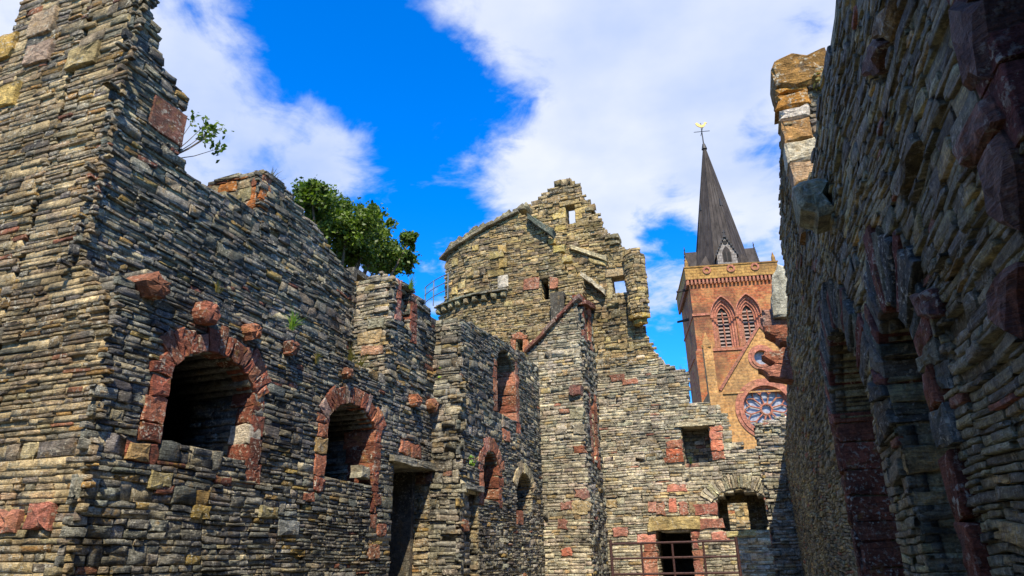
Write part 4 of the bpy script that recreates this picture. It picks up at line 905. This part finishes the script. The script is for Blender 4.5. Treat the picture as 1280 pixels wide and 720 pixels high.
def ring_box(pl, u0, u1, w0, w1, z0, z1, name, mat):      # box in tower coordinates
    return MB().add(np.concatenate([pl.P([u0, u1, u1, u0], z0, [w1, w1, w0, w0]), pl.P([u0, u1, u1, u0], z1, [w1, w1, w0, w0])]), [(0, 3, 2, 1), (4, 5, 6, 7), (0, 1, 5, 4), (1, 2, 6, 5), (2, 3, 7, 6), (3, 0, 4, 7)]).build(name, M[mat], ct)
ov = .42
ring_box(PK, U0 - ov, U1 + ov, -CW - ov, ov, ZT + .35, ZP, 'parapet', 'parapet'); ring_box(PK, U0 - ov - .1, U1 + ov + .1, -CW - ov - .1, ov + .1, ZP, ZP + .16, 'parapet_coping', 'parapet')
ring_box(PK, U0 - .12, U1 + .12, -CW - .12, .12, ZT - .06, ZT + .35, 'corbel_course', 'moulding')
nC = 24
for i in range(nC):
    a = U0 - ov + (CW + 2 * ov) * (i + .25) / nC; ring_box(PK, a, a + .24, .10, ov - .03, ZT - .35, ZT + .36, 'corbel', 'moulding')
for i in range(nC):
    wv_ = -CW - ov + (CW + 2 * ov) * (i + .25) / nC; ring_box(PK, U0 - ov + .03, U0 - .1, wv_, wv_ + .24, ZT - .35, ZT + .36, 'corbel', 'moulding')
for x in (883, 913, 943):
    u, v = PK.px(x, 341 - (x - 883) * .075); s_ = slab(PK, circle(u, v + .15, .52, 14), [circle(u, v + .15, .28, 10)], ov - .1, ov + .14, 'medallion', 'moulding', ct)
for yy, w1 in ((394, .14), (439, .16)):
    z = PK.px(866, yy)[1]
    ring_box(PK, U0 - .12, wins[0][0] - .15 if yy == 394 else U1 + .1, -CW - .12, w1, z - .14, z + .14, 'string_course', 'moulding')
for a, w in ((U0 - .1, .15), (U1 + .1, .15), (U0 - .1, -CW - .15), (U1 + .1, -CW - .15)):
    MB().tube(PK.P(a, ZP + .1, w), PK.P(a, ZP + .7, w), .28, .24, 6).tube(PK.P(a, ZP + .7, w), PK.P(a, ZP + 1.5, w), .26, .03, 6).build('corner_pinnacle', M['parapet'], ct)
# corner buttresses and water spouts
for a in (U0 - .28, U1 - 1.1): ring_box(PK, a, a + 1.35, -1.2, .3, 0, PK.px(866, 440)[1], 'clasping_buttress', 'ashlar_red')
for k, z in enumerate((ZT - .5, ZT - 3.6)):
    MB().tube(PK.P(U0 + .2, z + .3, -1.5 - 3 * k), PK.P(U0 - 1.5, z, -1.5 - 3 * k), .2, .14, 6).build('water_spout', M['lead'], ct)
# spire
PM = Plane(PK.P(0, 0, -CW / 2), PK.U); ua, za_ = PM.px(888, 183)
ub = UM; zb = ZP - .6
def oct_pt(r, z, k, u=ub): t = math.pi / 8 + k * math.pi / 4; return PM.P(u + r * math.cos(t), z, r * math.sin(t))
rb_ = 4.15
sp_v = [oct_pt(rb_, zb, k) for k in range(8)] + [oct_pt(.12, za_, k) for k in range(8)]
spire = mk('spire', sp_v, [[k, (k + 1) % 8, 8 + (k + 1) % 8, 8 + k][::-1] for k in range(8)] + [list(range(8, 16))[::-1], list(range(8))], M['lead'], ct)
for k in range(8):
    MB().tube(oct_pt(rb_, zb, k), oct_pt(.12, za_, k), .10, .06, 5).build('hip_roll', M['lead'], spire)
    for t in (.25, .5, .75):
        p0 = oct_pt(rb_, zb, k) * (1 - t) + oct_pt(rb_, zb, k + 1) * t; p1 = oct_pt(.12, za_, k) * (1 - t) + oct_pt(.12, za_, k + 1) * t
        MB().tube(p0, p0 + (p1 - p0) * (.9 if t == .5 else .68), .06, .035, 4).build('roofing_seam', M['lead'], spire)
for sx in (-1, 1):
    for sy in (-1, 1):
        cpt = PM.P(ub + sx * 4.6, zb, sy * 4.6); kk = [oct_pt(rb_ * .985, zb, k) for k in range(8)]
        near = sorted(kk, key=lambda p: np.linalg.norm(p - cpt))[:2]; t_ = (near[0] + near[1]) / 2; ax = PM.P(ub, za_, 0); tip = t_ + (ax - t_) * .17
        mk('broach', [cpt, near[0], near[1], tip], [(0, 1, 3), (0, 3, 2), (0, 2, 1), (1, 2, 3)], M['lead'], spire)
ax_u = [(PM.U, PM.N), (PM.N, -PM.U), (-PM.U, -PM.N), (-PM.N, PM.U)]
cen3 = PM.P(ub, 0, 0)
def lucarne(i):
    A_, N_ = ax_u[i]
    def L(a, z, d): return cen3 + A_ * a + N_ * d + Z * z
    z0 = zb; hw_ = 1.25; ze = z0 + 2.6; zr = z0 + 5.2; d1 = 4.55; d0 = 1.6
    body = mk('lucarne', [L(-hw_, z0, d1), L(hw_, z0, d1), L(hw_, ze, d1), L(0, zr - .15, d1), L(-hw_, ze, d1), L(-hw_, z0, d0), L(hw_, z0, d0), L(hw_, ze, d0), L(0, zr - .15, d0), L(-hw_, ze, d0)],
              [(0, 1, 2, 3, 4), (9, 8, 7, 6, 5), (1, 6, 7, 2), (0, 4, 9, 5)], M['pale_ashlar'], spire)
    for s in (-1, 1):
        P_ = [L(s * (hw_ + .2), ze - .35, d1 + .1), L(0, zr, d1 + .1), L(0, zr, d0), L(s * (hw_ + .2), ze - .35, d0)]
        off = Z * .14
        mk('roof_slope', P_ + [p + off for p in P_], [(0, 1, 2, 3), (7, 6, 5, 4), (0, 4, 5, 1), (1, 5, 6, 2), (2, 6, 7, 3), (3, 7, 4, 0)], M['lead'], body)
        cr_ = MB()
        for q in range(7):
            t = (q + .5) / 7; c = L(s * (hw_ + .2) * (1 - t), ze - .35 + (zr - ze + .35) * t + .22, d1 + .12); cr_.box(c[0] - .1, c[0] + .1, c[1] - .1, c[1] + .1, c[2] - .14, c[2] + .14)
        cr_.build('crocket', M['dark_iron'], body)
    op = [(-.55, ze - 1.0), (.55, ze - 1.0), (.55, ze + .3), (.3, ze + .9), (0, ze + 1.25), (-.3, ze + .9), (-.55, ze + .3)]
    mk('lucarne_opening', [L(a, z, d1 + .06) for a, z in op] + [L(a, z, d1 - .1) for a, z in op], [list(range(7)), list(range(13, 6, -1))] + [[k, k + 7, (k + 1) % 7 + 7, (k + 1) % 7] for k in range(7)], M['lead'], body)
    for s in (-1, 1): mk('opening_light', [L(a, z, d) for d in (d1 + .1, d1) for a, z in ((s * .08, ze - .9), (s * .44, ze - .9), (s * .42, ze + .2), (s * .2, ze + .45), (s * .08, ze + .2))], [(0, 1, 2, 3, 4), (9, 8, 7, 6, 5)] + [[k, k + 5, (k + 1) % 5 + 5, (k + 1) % 5] for k in range(5)], M['void'], body)
    mk('roundel', [L(.3 * math.cos(t), ze + 1.75 + .3 * math.sin(t), d) for d in (d1 + .08, d1) for t in np.linspace(0, 2 * math.pi, 9)[:-1]], [list(range(8)), list(range(15, 7, -1))] + [[k, k + 8, (k + 1) % 8 + 8, (k + 1) % 8] for k in range(8)], M['void'], body)
    MB().tube(L(0, zr, d1 + .1), L(0, zr + 1.0, d1 + .1), .09, .04, 6).tube(L(-.22, zr + .6, d1 + .1), L(.22, zr + .6, d1 + .1), .07, n=6).build('finial', M['dark_iron'], body)
for i in range(4): lucarne(i)
mid = [oct_pt(rb_ * .46, zb + (za_ - zb) * .54, k) for k in range(8)]
for k in (1, 3, 5, 7):
    p = (mid[k - 1] + mid[k]) / 2 if False else mid[k]; MB().tube(p - Z * .7, p + Z * .5, .32, .08, 5).build('spire_light', M['dark_iron'], spire)
vt_ = MB().tube(PM.P(ub, za_ - .3), PM.P(ub, za_ + 4.2), .11, .05, 6); vt_.tube(PM.P(ub - 1.15, za_ + 2.7), PM.P(ub + 1.15, za_ + 2.7), .05, n=5).tube(PM.P(ub, za_ + 2.7, -1.1), PM.P(ub, za_ + 2.7, 1.1), .05, n=5)
vt_.tube(PM.P(ub, za_ - .4), PM.P(ub, za_ + .5), .42, .2, 8)
vane = vt_.build('weathervane', M['dark_iron'], spire)
ck = [(-.95, .5), (-.6, .2), (-.2, 0), (.3, .05), (.6, .35), (.75, .75), (1.0, .85), (.8, 1.05), (.55, 1.1), (.35, .65), (0, .5), (-.4, .7), (-.8, 1.15), (-1.15, .95)]
slab(PM, [(ub + a * .8 + .12, za_ + 3.4 + b * .8) for a, b in ck], [], -.06, .06, 'gilded_cock', 'gold', vane)

# transept in front of the tower
PTr = Plane(PK.P(0, 0, 7.5), PK.U)
ga, ge = PTr.px(949, 408), PTr.px(905, 482); hwid = ga[0] - ge[0]; uL, uR = ge[0], ga[0] + hwid; zE = ge[1]
rc, rs = PTr.px(959, 511), PTr.px(952, 447); px1 = abs(PTr.px(960, 511)[0] - PTr.px(950, 511)[0]) / 10
rg, sg = 31 * px1, 10.5 * px1
tr = slab(PTr, [(uL - 1.6, 0), (uR + 1.6, 0), (uR + 1.6, zE - .8), (uR, zE), ga, (uL, zE), (uL - 1.6, zE - .8)], [circle(rc[0], rc[1], rg, 40), circle(rs[0], rs[1], sg, 24)], -.8, 0, 'transept_gable', 'ashlar_ochre', ct)
ring_box(PTr, uL - 1.5, uR + 1.5, -7.4, -.85, 0, zE - .3, 'transept_body', 'ashlar_ochre')
for r0_, r1_, dp, c in ((rg - .05, rg + .38, .22, rc), (rg + .40, rg + .75, .12, rc), (rg - .22, rg, -.25, rc), (sg - .05, sg + .28, .18, rs), (sg + .3, sg + .58, .10, rs)):
    slab(PTr, circle(c[0], c[1], r1_, 40), [circle(c[0], c[1], r0_, 40)], dp - .3, dp, 'window_moulding', 'moulding', tr)
for c, r in ((rc, rg), (rs, sg)): slab(PTr, circle(c[0], c[1], r + .1, 32), [], -.7, -.6, 'window_glass', 'glass', tr)
def tp(a, r, w=-.35): return PTr.P(rc[0] + r * math.cos(a), rc[1] + r * math.sin(a), w)
hub = MB()
for i in range(16): hub.tube(tp(2 * math.pi * i / 16, rg * .23), tp(2 * math.pi * (i + 1) / 16, rg * .23), .13, n=5)
hub.build('tracery_hub', M['moulding'], tr)
for i in range(12):
    a = 2 * math.pi * (i + .5) / 12; s = math.pi / 12
    m_ = MB().path([tp(a, rg * .25), tp(a, rg * .66)], .09, n=5); m_.path([tp(a, rg * .66), tp(a + s * .55, rg * .82), tp(a + s, rg * .9)], .08, n=5).path([tp(a, rg * .66), tp(a - s * .55, rg * .82), tp(a - s, rg * .9)], .08, n=5); m_.path([tp(a + s, rg * .9), tp(a + s, rg)], .07, n=5)
    m_.build('tracery_bar', M['moulding'], tr)
MB().tube(PTr.P(uL - .5, zE - .5, .12), PTr.P(ga[0], ga[1] + .2, .12), .17, n=4).build('gable_coping', M['moulding'], tr)
MB().tube(PTr.P(uR + .5, zE - .5, .12), PTr.P(ga[0], ga[1] + .2, .12), .17, n=4).build('gable_coping', M['moulding'], tr)
ring_box(PTr, uL - 1.7, uR + 1.7, 0, .16, zE - .95, zE - .78, 'string_course', 'ashlar_ochre')
for a in (uL - 1.75, uR + .35):
    ring_box(PTr, a, a + 1.4, -.5, .5, 0, zE - 1.0, 'buttress', 'ashlar_ochre')
    p0 = PTr.px(890, 480)[0] if a < UM else a + .7
    ring_box(PTr, p0 - .5, p0 + .5, -.6, .4, zE - 1.1, PTr.px(890, 432)[1], 'pinnacle_shaft', 'ashlar_ochre')
    zq = PTr.px(890, 432)[1]; MB().tube(PTr.P(p0, zq, -.1), PTr.P(p0, zq + 1.6, -.1), .62, .06, 4).tube(PTr.P(p0, zq - .25, -.1), PTr.P(p0, zq + .1, -.1), .75, n=4).build('pinnacle', M['ashlar_ochre'], tr)

# ================================================================== railing on the raised floor
PRl = Plane((0, 20.0, 0), (1, 0))
rr_ = empty('iron_railing', (-2.6, 20, .95), 'rusty brown iron railing with three bars before the end wall', 'railing')
zt1, zm1, zb1 = PRl.px(840, 678)[1], PRl.px(840, 697)[1], PRl.px(840, 717)[1]
X0, X1 = PRl.px(764, 690)[0], PRl.px(922, 690)[0]
for z in (zt1, zm1, zb1): MB().tube((X0, 20, z), (X1, 20, z), .03).build('rail', M['rust'], rr_)
for x in (764, 802, 841, 880, 922):
    u = PRl.px(x, 690)[0]; e_ = x in (764, 922)
    o = MB().tube((u, 20, .95), (u, 20, zt1 + (.1 if e_ else -.03)), .042 if e_ else .03).build('post', M['rust'], rr_)
    MB().tube((u, 20, .95), (u, 20, .97), .09).build('base_plate', M['rust'], o)

# ================================================================== foliage
def leaves(cent, size, seed, up=.3, aspect=.62):
    R = np.random.default_rng(seed); n = len(cent)
    nrm = R.normal(0, 1, (n, 3)); nrm[:, 2] += up * 2; nrm /= np.linalg.norm(nrm, axis=1)[:, None]
    t = np.cross(nrm, R.normal(0, 1, (n, 3))); t /= np.linalg.norm(t, axis=1)[:, None]; b = np.cross(nrm, t)
    s = size * R.uniform(.6, 1.3, (n, 1))
    V = np.stack([cent - t * s, cent + b * s * aspect - t * s * .1 - nrm * s * .15, cent + t * s, cent - b * s * aspect - t * s * .1 - nrm * s * .15], 1)
    F_ = np.arange(n * 4).reshape(n, 4); c = np.repeat(R.random((n, 1)) ** 1.3, 4, 0)
    return V.reshape(-1, 3), F_, np.repeat(c, 3, 1)
PV = Plane((-10.2, 0, 0), (0, 1)); R = np.random.default_rng(77)
tree = empty('sycamore_tree', (-10.6, 15.2, 0), 'dense green sycamore growing behind the side wall', 'tree')
lob = [(376, 240, 20), (398, 250, 28), (418, 262, 30), (436, 274, 30), (412, 285, 34), (440, 296, 34), (462, 292, 28), (430, 314, 26), (482, 304, 26), (470, 314, 24), (498, 314, 24), (507, 322, 18), (512, 326, 13), (392, 275, 30), (455, 318, 24), (490, 322, 20), (404, 240, 14), (447, 266, 16), (472, 283, 15), (497, 300, 13)]
pts = []
lc = []
for (x, y, r) in lob:
    r *= .82; u, v = PV.px(x, y + 4); d = np.linalg.norm(np.array([-10.2, u, v]) - CAMC); rm = r * d / 860; cX = -10.2 + R.uniform(-.6, .6); lc.append((cX, u, v, rm))
    for k in range(14):       # twig clusters
        q = R.normal(0, 1, 3); q /= np.linalg.norm(q); cc_ = np.array([cX, u, v]) + q * rm * R.uniform(.3, 1.15) * np.array([1.3, 1, 1])
        n = int(210 * (rm / .6) * R.uniform(.5, 1.4)); q2 = R.normal(0, 1, (n, 3)) * rm * R.uniform(.12, .3); pts.append(cc_ + q2)
V, F_, c = leaves(np.concatenate(pts), .06, 78); o = mk('crown', V, F_, M['leaf'], tree, c)
tk = MB(); base = np.array([-10.6, 15.2, 0.0]); fork = np.array([-10.5, 15.0, 6.6]); tk.path([base, (base + fork) / 2 + np.array([.1, .15, 0]), fork], .28, .17, 9); tk.build('trunk', M['bark'], tree)
for i, (cX, u, v, rm) in enumerate(lc):
    e = np.array([cX, u, v]); md = fork * .45 + e * .55 + np.array([0, 0, -.35]); MB().path([fork, md, e], .08, .02, 6).build('limb', M['bark'], tree)
# sapling on the broken wall head
sb = PAU.P(sap_u, sap_v - .05, -.3); sp_t = empty('sapling', tuple(sb), 'small leafy sapling sprouting from the broken wall head', 'sapling')
ends = [(262, 154), (272, 162), (243, 150), (266, 170), (272, 186), (252, 172), (258, 163)]
PSp = Plane((sb[0], 0, 0), (0, 1)); lp = []
for i, (x, y) in enumerate(ends):
    u, v = PSp.px(x, y); e = PSp.P(u, v, R.uniform(-.12, .12)); md = sb * .45 + e * .55 + np.array([0, -.02, -.06]); MB().path([sb, md, e], .010, .004, 5).build('twig', M['bark'], sp_t); lp.append(e + R.normal(0, .075, (22, 3)))
V, F_, c = leaves(np.concatenate(lp), .052, 80); mk('leaf_cluster', V, F_, M['leaf'], sp_t, c)['kind'] = 'stuff'
# plants in the wall joints
def plant(name, label, base, n, hgt, spread, mat, seed, blade=True, size=.04):
    R = np.random.default_rng(seed); base = np.asarray(base, float); e = empty(name, tuple(base), label, 'plant', 'plants rooted in the wall joints')
    if blade:
        V = []; F_ = []; C = []
        for i in range(n):
            d = R.normal(0, spread, 3); d[0] += spread * .5; b0 = base + R.normal(0, spread * .35, 3) * np.array([.5, 1, .3]); L_ = hgt * R.uniform(.5, 1.1); tip = b0 + d + Z * L_; md = b0 + d * .3 + Z * L_ * .65; s = np.array([0, 1, .2]) * .011
            k = len(V); V += [b0 - s, b0 + s, md + s * .8, tip, md - s * .8]; F_ += [(k, k + 1, k + 2, k + 4), (k + 4, k + 2, k + 3)]; C += [[R.random()] * 3] * 5
        mk('blades', V, F_, M[mat], e, np.array(C))['kind'] = 'stuff'
    else:
        c = base + R.normal(0, 1, (n, 3)) * spread * np.array([.5, 1, 1]) + Z * hgt * .5 + np.array([.05, 0, 0]); V, F_, cc = leaves(c, size, seed, .6, .8); mk('leaf_cluster', V, F_, M[mat], e, cc)['kind'] = 'stuff'
        m = MB()
        for k in range(5): m.path([base, c[k]], .006, .003, 4)
        m.build('stem', M['bark'], e)
    return e
def on(pl, x, y, w=.03): u, v = pl.px(x, y); return pl.P(u, v, w)
plant('grass_tuft', 'yellow-green grass tuft hanging on the ledge above the second arch', on(PB, 450, 478, .1), 90, .55, .16, 'leaf_dry', 901)
plant('grass_tuft', 'fine dry grass below the top of the pier face', on(PB, 440, 455, .08), 40, .35, .1, 'leaf_dry', 902)
plant('leafy_weed', 'bright green leafy weed beside the projecting wall', on(PA, 546, 478, .1), 46, .2, .11, 'leaf_bright', 903, False, .07)
plant('leafy_weed', 'tiny bright weed above the far doorway of the projecting wall', on(PC, 583, 578, .08), 14, .1, .07, 'leaf_bright', 904, False, .05)
plant('fern', 'small green fern growing above the corbels', on(PA, 362, 412, .05), 40, .28, .09, 'leaf_bright', 905)
plant('fern', 'sparse fern rooted under a corbel near the second arch', on(PA, 392, 455, .05), 26, .22, .06, 'leaf_dry', 906)
plant('fern', 'little fern beside the corbel over the first arch', on(PA, 268, 366, .05), 24, .18, .05, 'leaf_dry', 907)
plant('grass_tuft', 'green grass tuft on the sill of the upper end wall window', on(PG, 864, 580, .05), 40, .25, .1, 'leaf_bright', 908)
plant('grass_tuft', 'grass tuft rooted on the pier slit window', on(PA, 510, 362, .06), 40, .3, .09, 'leaf_bright', 909)

for x, y, pl_, lb in [(598, 409, PC, 'short dry grass tuft on the forward corner of the projecting wall head'), (622, 424, PC, 'short dry grass tuft on the wall head above the tall red window'),
                      (660, 448, PC, 'short dry grass tuft on the wall head beside the stair turret'), (876, 503, PG, 'short dry grass tuft over the lintel of the upper end wall window'),
                      (930, 556, PG, 'short dry grass tuft on the low wall head under the rose window'), (850, 461, PG, 'short dry grass tuft on the broken slope below the gabled tower'),
                      (345, 224, PAU, 'short dry grass tuft on the wall head beside the orange jamb'), (398, 290, PAU, 'short dry grass tuft on the wall head in front of the sycamore')]:
    plant('grass_tuft', lb, on(pl_, x, y + 2, -.12), 34, .21, .085, 'leaf_dry', 920 + x)
plant('grass_tuft', 'mossy tuft rooted at the slate slab of the tower', on(PFf, 668, 280, .1), 40, .22, .1, 'leaf_bright', 951)
plant('moss_cushion', 'olive moss cushion beside the cap stone on the shaded wall', PJR.P(.45, 7.3, .05), 60, .1, .09, 'leaf_dry', 952, False, .03)
